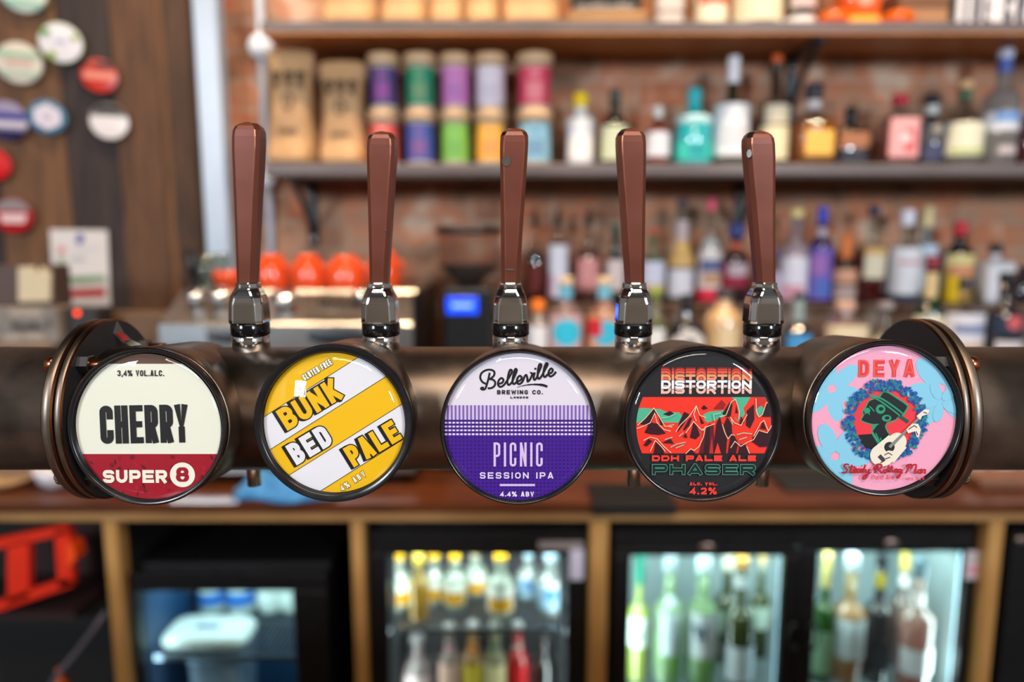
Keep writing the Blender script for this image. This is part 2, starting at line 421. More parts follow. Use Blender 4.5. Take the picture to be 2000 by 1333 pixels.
# scrap of clear tape on the left flange
g = G(); TAPE = glass('tape', (235, 225, 222), 2.0, .12)
a0 = P(208, 627, .515); pts = [P(208, 627, .505), P(222, 652, .500), P(238, 668, .485), P(256, 677, .470)]
for p, q in zip(pts, pts[1:]):
    o1 = Vector((.006, .002, .001)); g.v += [p, p + o1, q + o1, q]; n = len(g.v) - 4; g.face([n, n + 1, n + 2, n + 3], TAPE, True)
n = len(g.v); p, q = pts[1], pts[2]
g.v += [p + Vector((.0015, .0, .0006)), p + Vector((.0045, .001, .0011)), q + Vector((.0045, .001, .0011)), q + Vector((.0015, .0, .0006))]; g.face([n, n + 1, n + 2, n + 3], flat(150, 30, 34))
part(g, 'tape_scrap', fo, 'torn strip of clear tape with a red fleck')

YBG = .43
TILT = math.radians(5.0)          # the badges look slightly upward
TFR = (Vector((1, 0, 0)), Vector((0, math.sin(TILT), math.cos(TILT))), Vector((0, -math.cos(TILT), math.sin(TILT))))
BADGES = [(285, 837, 156), (650, 830, 156), (1013, 838, 154), (1374, 832, 154), (1731, 821, 154)]
for (bx, by, br) in BADGES:
    c = P(bx, by, YBG); m = MPP(bx, by, YBG); r = br * m
    g = G()
    g.lathe([(r * .9, -.0006), (r * .99, -.0007), (r * 1.003, -.0020), (r * 1.003, -(YF - YBG))], (c.x, YBG + .006, c.z), BRONZE, 72, frame=TFR)
    part(g, 'lens_housing', fo)

# ================================================================== lettering by strokes
def fil(pts, r, closed=False, n=6):
    out = []; N = len(pts)
    for i, p in enumerate(pts):
        if not closed and i in (0, N - 1): out.append(p); continue
        a = pts[i - 1]; b = pts[(i + 1) % N]
        da = math.hypot(a[0] - p[0], a[1] - p[1]); db = math.hypot(b[0] - p[0], b[1] - p[1])
        la = .5 if (closed or i - 1 > 0) else 1.0; lb = .5 if (closed or i + 1 < N - 1) else 1.0
        q = min(r, da * la * .999, db * lb * .999)
        if q < 1e-6: out.append(p); continue
        s = (p[0] + (a[0] - p[0]) / da * q, p[1] + (a[1] - p[1]) / da * q); e = (p[0] + (b[0] - p[0]) / db * q, p[1] + (b[1] - p[1]) / db * q)
        for k in range(n + 1):
            t = k / n; kx = .62                       # rounder than a parabola
            w0, w1, w2 = (1 - t) ** 2, 2 * t * (1 - t) * kx * 1.15, t * t; sm = w0 + w1 + w2
            out.append(((s[0] * w0 + p[0] * w1 + e[0] * w2) / sm, (s[1] * w0 + p[1] * w1 + e[1] * w2) / sm))
    return out
def glyph(ch, w, h, t):
    """centre lines of a letter that fills w x h with stroke half-width t: list of (points, closed)"""
    L, R, B, T, M, C = t, w - t, t, h - t, h / 2, w / 2
    rr = min((R - L) * .5, (T - B) * .5); r2 = min((R - L) * .55, (M - B) * .5)
    o = lambda p: (p, False)
    k = lambda p: (p, True)
    if ch == 'A': return [o([(L * .95, 0), (C - t * .2, h - t * .6), (C + t * .2, h - t * .6), (w - t * .95, 0)]), o([(w * .24, h * .27), (w * .76, h * .27)])]
    if ch == 'B': return [o([(L, 0), (L, h)]), o(fil([(L, T), (R - t * .2, T), (R - t * .2, M), (L, M)], r2)), o(fil([(L, M), (R, M), (R, B), (L, B)], r2))]
    if ch == 'C': return [o(fil([(R, h * .64), (R, T), (L, T), (L, B), (R, B), (R, h * .36)], rr))]
    if ch == 'D': return [o([(L, 0), (L, h)]), o(fil([(L, T), (R, T), (R, B), (L, B)], rr * 1.15))]
    if ch == 'E': return [o([(L, 0), (L, h)]), o([(L, T), (w, T)]), o([(L, M), (w * .93, M)]), o([(L, B), (w, B)])]
    if ch == 'F': return [o([(L, 0), (L, h)]), o([(L, T), (w, T)]), o([(L, M), (w * .9, M)])]
    if ch == 'G': return [o(fil([(R, h * .66), (R, T), (L, T), (L, B), (R, B), (R, M * .92), (C, M * .92)], rr)[:-0 or None])]
    if ch == 'H': return [o([(L, 0), (L, h)]), o([(R, 0), (R, h)]), o([(L, M), (R, M)])]
    if ch == 'I': return [o([(C, 0), (C, h)])]
    if ch == 'K': return [o([(L, 0), (L, h)]), o([(L, h * .34), (w - t * .9, h)]), o([(L + (R - L) * .3, h * .54), (w - t * .9, 0)])]
    if ch == 'L': return [o([(L, 0), (L, h)]), o([(L, B), (w, B)])]
    if ch == 'M': return [o([(L, 0), (L, h)]), o([(R, 0), (R, h)]), o([(L, h - t * .8), (C, h * .22), (R, h - t * .8)])]
    if ch == 'N': return [o([(L, 0), (L, h)]), o([(R, 0), (R, h)]), o([(L, h - t * .9), (R, t * .9)])]
    if ch in 'O0': return [k(fil([(L, B), (R, B), (R, T), (L, T)], rr, True))]
    if ch == 'P': return [o([(L, 0), (L, h)]), o(fil([(L, T), (R, T), (R, h * .44), (L, h * .44)], r2))]
    if ch == 'R': return [o([(L, 0), (L, h)]), o(fil([(L, T), (R, T), (R, h * .46), (L, h * .46)], r2)), o([(C, h * .46), (w - t * .9, 0)])]
    if ch == 'S': return [o(fil([(R, h * .69), (R, T), (L, T), (L, M), (R, M), (R, B), (L, B), (L, h * .31)], r2))]
    if ch == 'T': return [o([(0, T), (w, T)]), o([(C, 0), (C, h)])]
    if ch == 'U': return [o(fil([(L, h), (L, B), (R, B), (R, h)], rr))]
    if ch == 'V': return [o([(t * .9, h), (C, t * .6), (w - t * .9, h)])]
    if ch == 'W': return [o([(t * .9, h), (w * .28, t * .6), (C, h * .8), (w * .72, t * .6), (w - t * .9, h)])]
    if ch == 'Y': return [o([(t * .9, h), (C, h * .38), (w - t * .9, h)]), o([(C, 0), (C, h * .42)])]
    if ch == '2': return [o(fil([(L, h * .68), (L, T), (R, T), (R, h * .54), (L, B * 1.3), (L, B), (w, B)], r2))]
    if ch == '3': return [o(fil([(L, h * .7), (L, T), (R, T), (R, M), (C * .9, M)], r2)), o(fil([(C * .9, M), (R, M), (R, B), (L, B), (L, h * .3)], r2))]
    if ch == '4': return [o([(w * .7, 0), (w * .7, h - t), (t * .7, h * .3), (w, h * .3)])]
    if ch == '5': return [o(fil([(w * .95, T), (L, T), (L, h * .56), (R, h * .56), (R, B), (L, B), (L, h * .24)], r2 * .9))]
    if ch == '8': return [k(fil([(L, B), (R, B), (R, M), (L, M)], r2, True)), k(fil([(L + t * .2, M), (R - t * .2, M), (R - t * .2, T), (L + t * .2, T)], r2, True))]
    if ch == '%':
        d = w * .42; q = t * .7
        f = lambda x, y: k(fil([(x + q, y + q), (x + d - q, y + q), (x + d - q, y + h * .46 - q), (x + q, y + h * .46 - q)], d * .4, True))
        return [f(0, h * .54), f(w - d, 0), o([(w * .2, 0), (w * .8, h)])]
    if ch == '.': return [o([(C, 0), (C, 2 * t)])]
    if ch == ',': return [o([(C, -1.6 * t), (C, 2 * t)])]
    X = h * .72
    if ch == 'a': return [k(fil([(L, B), (R, B), (R, X - t), (L, X - t)], rr, True)), o([(R, 0), (R, X)])]
    if ch == 'b': return [k(fil([(L, B), (R, B), (R, X - t), (L, X - t)], rr, True)), o([(L, 0), (L, h)])]
    if ch == 'e': return [o(fil([(L, X * .5), (R, X * .5), (R, X - t), (L, X - t), (L, B), (R, B), (R, X * .22)], rr * .9))]
    if ch == 'l': return [o([(C, 0), (C, h)])]
    if ch == 'v': return [o([(t, X), (C, t * .6), (w - t, X)])]
    return []
WGT = {'I': 0, '.': 0, ',': 0, 'l': 0, ' ': .55, 'M': 1.3, 'W': 1.4, '%': 1.35}
def stroke(pts, t, closed=False):
    """ribbon of convex quads along a line"""
    P2 = [pts[0]]
    for p in pts[1:]:
        if math.hypot(p[0] - P2[-1][0], p[1] - P2[-1][1]) > 1e-5: P2.append(p)
    if closed and math.hypot(P2[0][0] - P2[-1][0], P2[0][1] - P2[-1][1]) < 1e-5: P2.pop()
    N = len(P2); off = []
    ts = t if isinstance(t, (list, tuple)) else None
    for i in range(N):
        pa = P2[i - 1] if (i > 0 or closed) else None; pb = P2[(i + 1) % N] if (i < N - 1 or closed) else None
        def nrm(a, b):
            dx, dy = b[0] - a[0], b[1] - a[1]; l = math.hypot(dx, dy); return (-dy / l, dx / l)
        if pa is None: n = nrm(P2[i], pb); sc = 1
        elif pb is None: n = nrm(pa, P2[i]); sc = 1
        else:
            n1, n2 = nrm(pa, P2[i]), nrm(P2[i], pb); mx_, my_ = n1[0] + n2[0], n1[1] + n2[1]; l = math.hypot(mx_, my_)
            if l < .2: n, sc = n1, 1
            else:
                n = (mx_ / l, my_ / l); sc = min(2.2, 1 / max(.3, n[0] * n1[0] + n[1] * n1[1]))
        tt = (ts[min(len(ts) - 1, int(i * len(ts) / N))] if ts else t) * sc
        off.append(((P2[i][0] + n[0] * tt, P2[i][1] + n[1] * tt), (P2[i][0] - n[0] * tt, P2[i][1] - n[1] * tt)))
    return [[off[i][0], off[i][1], off[(i + 1) % N][1], off[(i + 1) % N][0]] for i in range(N if closed else N - 1)]
def text(s, x, y, width, h, t, gap, ang=0.0, extra=0.0):
    """quads in photo pixels (y down); x,y = left end of the baseline; ang = rising angle in degrees"""
    fixed = sum(2 * t for c in s if c in 'I.,l') + gap * (len(s) - 1); wsum = sum(WGT.get(c, 1) for c in s)
    u = (width - fixed) / max(wsum, .01); X = 0; out = []
    ca, sa = math.cos(math.radians(ang)), math.sin(math.radians(ang))
    for c in s:
        w = 2 * t if c in 'I.,l' else u * WGT.get(c, 1)
        for pts, cl in glyph(c, w, h, t):
            if extra and not cl:                # push open ends out for an outline
                def ext(a, b):
                    d = math.hypot(b[0] - a[0], b[1] - a[1]) or 1; return (b[0] + (b[0] - a[0]) / d * extra, b[1] + (b[1] - a[1]) / d * extra)
                pts = [ext(pts[1], pts[0])] + list(pts[1:-1]) + [ext(pts[-2], pts[-1])]
            for q in stroke(pts, t + extra, cl):
                out.append([(x + (X + px) * ca - py * sa, y - (X + px) * sa - py * ca) for px, py in q])
        X += w + gap
    return out
def smooth(pts, n=5):
    out = []
    for i in range(len(pts) - 1):
        p0, p1, p2, p3 = pts[max(i - 1, 0)], pts[i], pts[i + 1], pts[min(i + 2, len(pts) - 1)]
        for k in range(n):
            t = k / n; out.append(tuple(.5 * ((2 * p1[j]) + (p2[j] - p0[j]) * t + (2 * p0[j] - 5 * p1[j] + 4 * p2[j] - p3[j]) * t * t + (3 * p1[j] - p0[j] - 3 * p2[j] + p3[j]) * t ** 3) for j in (0, 1)))
    out.append(pts[-1]); return out
def disc(cx, cy, r, n=36, ry=None): return [(cx + r * math.cos(2 * math.pi * k / n), cy + (ry or r) * math.sin(2 * math.pi * k / n)) for k in range(n)]
def clip(poly, cx, cy, r, n=72):
    if all(math.hypot(p[0] - cx, p[1] - cy) <= r * .998 for p in poly): return poly
    cp = disc(cx, cy, r, n)
    for i in range(n):
        a, b = cp[i], cp[(i + 1) % n]; out = []
        ins = lambda p: (b[0] - a[0]) * (p[1] - a[1]) - (b[1] - a[1]) * (p[0] - a[0]) >= 0
        for j in range(len(poly)):
            p, q = poly[j], poly[(j + 1) % len(poly)]; ip, iq = ins(p), ins(q)
            if ip: out.append(p)
            if ip != iq:
                d1 = (b[0] - a[0]) * (p[1] - a[1]) - (b[1] - a[1]) * (p[0] - a[0]); d2 = (b[0] - a[0]) * (q[1] - a[1]) - (b[1] - a[1]) * (q[0] - a[0])
                tt = d1 / (d1 - d2); out.append((p[0] + (q[0] - p[0]) * tt, p[1] + (q[1] - p[1]) * tt))
        poly = out
        if len(poly) < 3: return []
    return poly
class Print:
    def __init__(s, cx, cy, r): s.c = (cx, cy, r); s.items = []; s.lay = 0; s.clipr = None
    def add(s, polys, col, convex=True, step=1):
        s.lay += step
        for j, q in enumerate(polys):
            if not convex:
                tr = tessellate_polygon([[Vector((x, y, 0)) for x, y in q]])
                sub = [[q[i] for i in t] for t in tr]
            else: sub = [q]
            for p in sub:
                a = sum(p[i][0] * p[(i + 1) % len(p)][1] - p[(i + 1) % len(p)][0] * p[i][1] for i in range(len(p)))
                if abs(a) < 1e-4: continue
                p = clip(p, s.c[0], s.c[1], s.clipr or s.c[2])
                if len(p) >= 3: s.items.append((s.lay + (j % 50) * .018, p, col))
    def mesh(s, Y, rough=.45):
        g = G(); cx, cy, r = s.c; c = P(cx, cy, Y); m = MPP(cx, cy, Y); mv = m
        for lay, p, col in s.items:
            g.poly([(c.x + (x - cx) * m, Y - lay * 2e-5, c.z - (y - cy) * mv) for x, y in p], flat(*col, rough=rough))
        return g
def rect(x0, y0, x1, y1): return [(x0, y0), (x1, y0), (x1, y1), (x0, y1)]
LENS = glass('resin_dome', (250, 250, 250), 1.0, 0, .02)
RIMB = mat('black_rim', (26, 25, 27), .25, scale=40, rnoise=.1)
RIMC = mat('worn_rim_edge', (150, 104, 78), .3, 1.0, scale=30, rnoise=.15, col2=(96, 84, 80))
def badge(i, pr, label, sag, rimw=1.0, copper=True):
    bx, by, br = BADGES[i]; c = P(bx, by, YBG); m = MPP(bx, by, YBG); R = br * m; ri = pr.c[2] * m
    t = thing('tap_badge', label, 'beer badge', (c.x, YBG + .006, c.z), 'round beer badges on the font')
    g = G(); d = .0055
    g.lathe([(R * .97, -.0002), (R, .001), (R, d - .001)], (c.x, YBG + .006, c.z), RIMB, 96, 'Y', caps=False)
    g.lathe([(R, d - .001), (R - .0007, d)], (c.x, YBG + .006, c.z), RIMC if copper else RIMB, 96, 'Y', caps=False)
    g.lathe([(R - .0007, d), (ri + .0006, d), (ri, d - .0008), (ri - .0006, .0008), (0, .0008)], (c.x, YBG + .006, c.z), RIMB, 96, 'Y', caps=False)
    part(g, 'rim', t)
    g = pr.mesh(YBG + .0046); part(g, 'printed_face', t)
    g = G(); pf = []
    for k in range(9):
        a = k / 8; pf.append((ri * (1 - a) if a < 1 else 0, d - .0022 + sag * (1 - (1 - a) ** 2)))
    pf = [(ri * .999, .0009)] + pf
    g.lathe(pf, (c.x, YBG + .006, c.z), LENS, 72, 'Y', caps=False); part(g, 'clear_lens', t)
    t.rotation_euler.x = -TILT
    return t
BLK = (22, 22, 24)
# ---- cherry
pr = Print(285, 838, 147)
pr.add([disc(285, 838, 147, 90)], (230, 230, 212))
pr.add([rect(130, 680, 440, 711)], (96, 66, 48))
pr.add([rect(130, 888, 440, 1000)], (156, 10, 34))
rnd = random.Random(3)
for k in range(70):
    x, y = rnd.uniform(150, 425), rnd.uniform(893, 982); a = rnd.uniform(0, 3.1)
    if rnd.random() < .5: pr.add([disc(x, y, rnd.uniform(2.5, 5), 12)], rnd.choice([(112, 8, 26), (136, 8, 30), (172, 22, 44)]), step=.2)
    else:
        l, w = rnd.uniform(5, 9), rnd.uniform(1.6, 3); ca, sa = math.cos(a), math.sin(a)
        pr.add([[(x + l * ca, y + l * sa), (x - w * sa, y + w * ca), (x - l * ca, y - l * sa), (x + w * sa, y - w * ca)]], rnd.choice([(72, 8, 20), (100, 8, 24), (172, 26, 46)]), step=.2)
pr.add(text('3,4% VOL.ALC.', 233, 735, 91, 11.5, 1.15, 1.6), BLK)
pr.add(text('CHERRY', 197, 868, 172, 75, 6.1, 3.4, 1.0), (26, 25, 27))
pr.add(text('SUPER', 199, 945, 126, 25.5, 3.3, 3.2), (236, 232, 214))
pr.add([disc(355, 929, 24.5, 40)], (236, 232, 214))
pr.add(text('8', 342, 943, 26, 29, 4.2, 0), (156, 10, 34))
pr.add([disc(355, 935, 3.2, 12), disc(355, 923, 2.6, 12)], (236, 232, 214))
badge(0, pr, 'cream and dark red round beer badge reading CHERRY and SUPER 8, at the left end', .0034)
# ---- bunk bed pale
YEL, WHT = (238, 184, 14), (228, 226, 232)
pr = Print(650, 830, 141)
A = 32.2; ca, sa = math.cos(math.radians(A)), math.sin(math.radians(A))
def band(p, q, col):
    # stripe between two parallel rising lines through points p and q
    d = (ca, -sa)
    pr.add([[(p[0] - d[0] * 400, p[1] - d[1] * 400), (p[0] + d[0] * 400, p[1] + d[1] * 400), (q[0] + d[0] * 400, q[1] + d[1] * 400), (q[0] - d[0] * 400, q[1] - d[1] * 400)]], col)
pr.add([disc(650, 830, 141, 90)], YEL)
pts = [(600, 762), (634, 812), (668, 864), (703, 912)]
band(pts[0], pts[1], WHT); band(pts[2], pts[3], WHT)
for p in pts: pr.add(stroke([(p[0] - ca * 200, p[1] + sa * 200), (p[0] + ca * 200, p[1] - sa * 200)], .7), (70, 60, 30))
def fat(s, x, y, w, h, t, gap, ang, col):
    for k in range(4): pr.add(text(s, x - 1.5 * k, y + .6 * k, w, h, t, gap, ang, 2.6), (24, 22, 22))
    pr.add(text(s, x, y, w, h, t, gap, ang, .4), col)
fat('BUNK', 562, 842, 130, 44, 4.9, 5.5, 31, YEL)
fat('BED', 579, 910, 85, 43, 4.9, 6, 31, WHT)
fat('PALE', 691, 914, 111, 42, 4.7, 6, 31, YEL)
pr.add(text('GLUTEN FREE', 597, 744, 64, 12, 1.3, 1.5, 31, 1.0), (120, 108, 70))
pr.add(text('GLUTEN FREE', 597, 744, 64, 12, 1.2, 1.5, 31), (240, 236, 220))
pr.add(text('4% ABV', 668, 962, 56, 12, 1.3, 4, 34, .9), (120, 100, 40))
pr.add(text('4% ABV', 668, 962, 56, 12, 1.2, 4, 34), (240, 234, 214))
badge(1, pr, 'yellow and white striped round beer badge reading BUNK BED PALE', .0085, copper=False)
# ---- picnic
PU, LI = (66, 24, 140), (196, 178, 226)
pr = Print(1013, 838, 148)
pr.add([disc(1013, 838, 148, 90)], (222, 214, 226))
pr.add([rect(850, 792, 1180, 852)], (206, 190, 228))
pr.add([rect(858 + k * 7.55, 792, 861.6 + k * 7.55, 852) for k in range(43)], (122, 92, 164))
pr.add([rect(850, y, 1180, y + 4.2) for y in (820.5, 828, 835.5, 843)], (60, 22, 122))
pr.add([rect(861.6 + k * 7.55, y, 865.55 + k * 7.55, y + 3.3) for k in range(43) for y in (824.7, 832.2, 839.7, 847.2)], (232, 222, 246))
pr.add([rect(850, 851, 1180, 1000)], PU)
pr.add([rect(858.2 + k * 7.55, 854 + j * 7.5, 861.6 + k * 7.55, 857.2 + j * 7.5) for k in range(43) for j in range(19)], (40, 12, 92))
K3 = lambda pts: [(820 + x * .2776, 640 + y * .2776) for x, y in pts]
scr = [[(492, 318), (486, 350), (474, 395), (462, 428), (448, 438), (432, 432), (436, 424), (452, 424)],
       [(468, 398), (440, 382), (426, 352), (436, 320), (468, 300), (502, 298), (524, 312), (522, 338), (500, 358), (482, 364)],
       [(482, 364), (512, 366), (530, 384), (526, 410), (504, 426), (478, 428)],
       [(552, 398), (580, 388), (588, 368), (574, 356), (556, 372), (550, 400), (566, 418), (592, 404), (612, 376)],
       [(612, 376), (636, 338), (648, 306), (636, 298), (624, 328), (616, 384), (626, 404), (646, 388)],
       [(646, 388), (668, 340), (682, 302), (672, 292), (660, 324), (652, 378), (662, 398), (682, 382)],
       [(682, 382), (708, 370), (716, 350), (702, 340), (686, 358), (684, 386), (700, 398), (722, 380), (736, 344)],
       [(736, 344), (748, 334), (756, 356), (758, 380), (774, 366), (790, 330), (784, 320), (796, 332)],
       [(796, 332), (806, 322), (800, 352), (806, 368), (822, 352), (832, 322)],
       [(832, 322), (848, 286), (854, 264), (842, 258), (832, 288), (828, 346), (840, 360), (858, 338)],
       [(858, 338), (884, 288), (898, 260), (888, 252), (874, 284), (868, 332), (880, 348), (898, 328)],
       [(898, 328), (924, 318), (934, 300), (922, 288), (908, 304), (904, 330), (920, 344), (944, 328), (956, 310)]]
for l in scr: pr.add(stroke(K3(smooth(l)), 2.0), BLK)
pr.add([disc(*K3([(812, 290)])[0], 2.2, 10)], BLK)
pr.add(stroke(K3(smooth([(684, 420), (740, 406), (800, 400), (860, 404), (896, 416)])), [.5, .9, 1.3, 1.8, 2.4, 2.2]), BLK)
pr.add(text('BREWING CO.', 971, 770.5, 89, 8.4, 1.0, 2.4), BLK)
pr.add(text('LONDON', 997, 778.6, 34.5, 4, .65, 1.8), BLK)
pr.add(text('PICNIC', 964, 912.5, 96, 47.5, 2.2, 7), (214, 190, 232))
pr.add(text('SESSION IPA', 937, 936.5, 144, 12.5, 1.25, 4.3), (226, 212, 240))
pr.add([rect(976, 947, 1045, 951.4)], (206, 186, 232))
pr.add(text('4.4% ABV', 977, 972, 66, 9.6, 1.1, 2.2), (232, 220, 244))
badge(2, pr, 'white and purple gingham round beer badge reading PICNIC SESSION IPA, in the centre', .004)
# ---- distortion phaser
RED, TEAL, MAR, CRM = (238, 50, 34), (76, 178, 140), (52, 14, 26), (236, 200, 168)
pr = Print(1374, 832, 147)
pr.add([disc(1374, 832, 147, 90)], (31, 30, 33))
def dist(dy, col):
    pr.add(text('DISTORTION', 1290, 760 + dy, 176.5, 17, 2.4, 1.5, 0, .8), (31, 30, 33))
    pr.add(text('DISTORTION', 1290, 760 + dy, 176.5, 17, 2.4, 1.5), col)
dist(-25, (140, 32, 34)); dist(-22.5, (214, 58, 46)); dist(-18, (226, 92, 62)); dist(-11.5, (240, 150, 110)); dist(9.5, (240, 184, 172)); dist(0, (240, 236, 240))
pr.clipr = 131.5
K4 = lambda pts: [(1220 + x * .16502, 760 + y * .16502) for x, y in pts]
def kp(pts, col): pr.add([K4(pts)], col, False)
def kl(pts, t, col): pr.add(stroke(K4(pts), t), col)
PB = 768                       # panel bottom in crop pixels
kp([(100, 97), (1800, 97), (1800, PB), (100, PB)], RED)
kp([(100, 240), (220, 225), (320, 235), (420, 240), (480, 270), (640, 280), (700, 340), (640, 400), (420, 400), (240, 370), (100, 420)], TEAL)
kp([(930, 300), (1000, 270), (1120, 260), (1190, 250), (1180, 330), (1060, 370), (980, 400), (940, 370)], TEAL)
kp([(1260, 97), (1480, 97), (1440, 170), (1400, 230), (1420, 300), (1340, 390), (1290, 330), (1300, 150)], TEAL)
kp([(1540, 240), (1600, 200), (1650, 230), (1610, 330), (1560, 320)], TEAL)
PK = [([(170, 420), (250, 340), (340, 235), (400, 330), (460, 430), (300, 440)], MAR), ([(320, 400), (350, 290), (390, 310), (420, 420)], RED),
      ([(230, 520), (290, 410), (400, 440), (490, 530), (400, 550), (300, 540)], MAR), ([(640, 400), (700, 270), (760, 300), (700, 420), (620, 520)], MAR),
      ([(700, 470), (760, 330), (840, 200), (900, 340), (960, 420), (880, 480), (800, 520)], RED), ([(690, 480), (760, 350), (800, 330), (760, 440), (700, 500)], MAR),
      ([(870, 300), (940, 410), (900, 420)], MAR), ([(770, 580), (810, 390), (850, 440), (890, 550), (840, 600)], MAR),
      ([(900, 230), (930, 190), (980, 230), (930, 250)], MAR), ([(450, 300), (530, 260), (580, 290), (520, 320)], MAR),
      ([(1040, 240), (1140, 130), (1190, 180), (1160, 240)], (150, 26, 30)), ([(1150, 290), (1240, 150), (1280, 200), (1250, 330), (1190, 330)], MAR),
      ([(1250, 330), (1270, 180), (1310, 140), (1340, 260), (1350, 380), (1300, 330)], RED), ([(1300, 290), (1310, 190), (1335, 290)], MAR),
      ([(1430, 430), (1440, 260), (1520, 180), (1530, 360), (1480, 470)], MAR), ([(1540, 100), (1700, 100), (1560, 230)], (200, 44, 36)),
      ([(1620, 330), (1660, 170), (1720, 150), (1780, 330)], MAR),
      ([(880, 768), (930, 520), (1000, 410), (1050, 430), (1060, 768)], (98, 22, 34)), ([(930, 768), (960, 480), (1010, 420), (1000, 768)], MAR),
      ([(1040, 768), (1080, 420), (1120, 320), (1160, 480), (1210, 590), (1200, 768)], MAR), ([(1160, 440), (1210, 330), (1260, 420), (1270, 530), (1220, 580)], MAR),
      ([(1060, 768), (1100, 640), (1140, 768)], RED), ([(1000, 768), (1030, 560), (1050, 768)], (190, 40, 40)),
      ([(1220, 768), (1250, 560), (1280, 530), (1340, 640), (1320, 768)], MAR), ([(1340, 768), (1360, 660), (1420, 650), (1470, 768)], MAR),
      ([(1520, 560), (1580, 480), (1680, 520), (1760, 440), (1760, 680), (1600, 690), (1500, 620)], MAR), ([(1600, 470), (1630, 380), (1670, 480)], MAR), ([(1350, 430), (1370, 320), (1410, 400)], MAR),
      ([(220, 670), (280, 590), (330, 620), (260, 680)], MAR), ([(340, 768), (370, 620), (440, 690), (470, 768)], MAR), ([(440, 640), (540, 590), (580, 650)], MAR), ([(730, 768), (780, 710), (840, 768)], MAR), ([(690, 570), (720, 520), (740, 580)], MAR)]
for pts_, col in PK: kp(pts_, col)
for pts_ in [[(150, 430), (240, 345), (340, 225), (400, 320), (470, 440), (560, 450)], [(140, 470), (220, 440), (300, 400), (350, 285), (380, 400), (460, 480), (540, 500)],
             [(600, 510), (650, 430), (760, 320), (840, 200), (880, 310), (960, 340)], [(720, 520), (810, 385), (870, 450), (910, 490), (960, 450), (1060, 410)], [(840, 210), (810, 300), (840, 380)],
             [(1150, 420), (1190, 540), (1220, 590), (1260, 540), (1300, 550)], [(1110, 330), (1190, 310), (1250, 150), (1300, 120), (1350, 260), (1340, 360)], [(1240, 330), (1290, 400), (1370, 430), (1440, 300)], [(1540, 110), (1550, 270), (1580, 330), (1620, 300), (1660, 170), (1710, 130)],
             [(950, 440), (930, 560), (880, 680), (820, 730), (780, 710), (720, 768)], [(220, 610), (300, 570), (380, 590), (460, 680), (550, 760)], [(300, 740), (360, 610), (430, 680), (480, 740)], [(1250, 700), (1300, 620), (1370, 680), (1450, 630), (1520, 600), (1580, 490), (1680, 520), (1750, 400)], [(1520, 560), (1600, 400), (1640, 370), (1690, 490)], [(1440, 680), (1475, 765)], [(1740, 420), (1740, 560), (1690, 760)]]:
    kl(pts_, .75, CRM)
for pts_ in [[(430, 340), (520, 330), (600, 290)], [(500, 440), (580, 420)], [(640, 560), (690, 520)], [(540, 690), (620, 650), (720, 630)], [(600, 700), (700, 660)], [(1320, 540), (1400, 520), (1500, 530)], [(1350, 600), (1440, 570)], [(880, 470), (930, 490)], [(1250, 360), (1270, 420)], [(470, 600), (560, 570)], [(1060, 380), (1040, 300), (1130, 280)]]:
    kl(pts_, .8, (150, 206, 176))
pr.clipr = None
pr.add(text('DDH PALE ALE', 1273, 901.3, 203, 11.5, 1.85, 2.2), (240, 58, 48))
pr.add(text('PHASER', 1274, 927.5, 201, 19.5, 2.7, 5.2, 0, .9), (86, 170, 140))
pr.add(text('PHASER', 1274, 927.5, 201, 19.5, 2.7, 5.2), (18, 34, 34))
pr.add(text('ALC. VOL.', 1347, 949, 54, 6, 1.0, 1.4), (240, 58, 48))
pr.add(text('4.2%', 1347.5, 967, 52.5, 13.4, 1.7, 3.0), (240, 62, 52))
badge(3, pr, 'black round beer badge reading DISTORTION PHASER over red mountain artwork', .0012)
# ---- deya
PK_, BL_ = (240, 162, 190), (134, 200, 226)
pr = Print(1731, 822, 146)
pr.add([disc(1731, 822, 146, 90)], PK_)
K5 = lambda pts: [(1540 + x * .3075, 600 + y * .3075) for x, y in pts]
def flower(cx, cy, r, k, a0):
    for j in range(k):
        a = a0 + 2 * math.pi * j / k; x, y = cx + r * .62 * math.cos(a), cy + r * .62 * math.sin(a)
        e = []
        for q in range(20):
            t = 2 * math.pi * q / 20; u, v = r * .5 * math.cos(t), r * .27 * math.sin(t)
            e.append((x + u * math.cos(a) - v * math.sin(a), y + u * math.sin(a) + v * math.cos(a)))
        pr.add([K5(e)], BL_)
flower(270, 520, 190, 6, .3); flower(960, 520, 215, 6, .9); flower(300, 950, 200, 6, .1); flower(960, 600, 120, 5, .5)
pr.add(text('DEYA', 1673.5, 736, 109, 32.5, 3.4, 9, 0, .5), (226, 52, 48))
pr.add(text('DEYA', 1673.5, 736, 109, 32.5, 1.0, 9 - 0, 0), (232, 96, 88))
K6 = lambda pts: [(1640 + x * .18762, 700 + y * .18762) for x, y in pts]
cx_, cy_ = K6([(462, 655)])[0]
pr.add([disc(cx_, cy_, 66, 40)], (232, 54, 66))
def k6(pts, col, sm=False): pr.add([K6(smooth(pts + [pts[0]]) if sm else pts)], col, False)
BKG, GRN = (18, 26, 30), (38, 150, 110)
k6([(190, 800), (330, 790), (420, 830), (470, 900), (420, 1000), (320, 990), (230, 900)], (24, 22, 26))
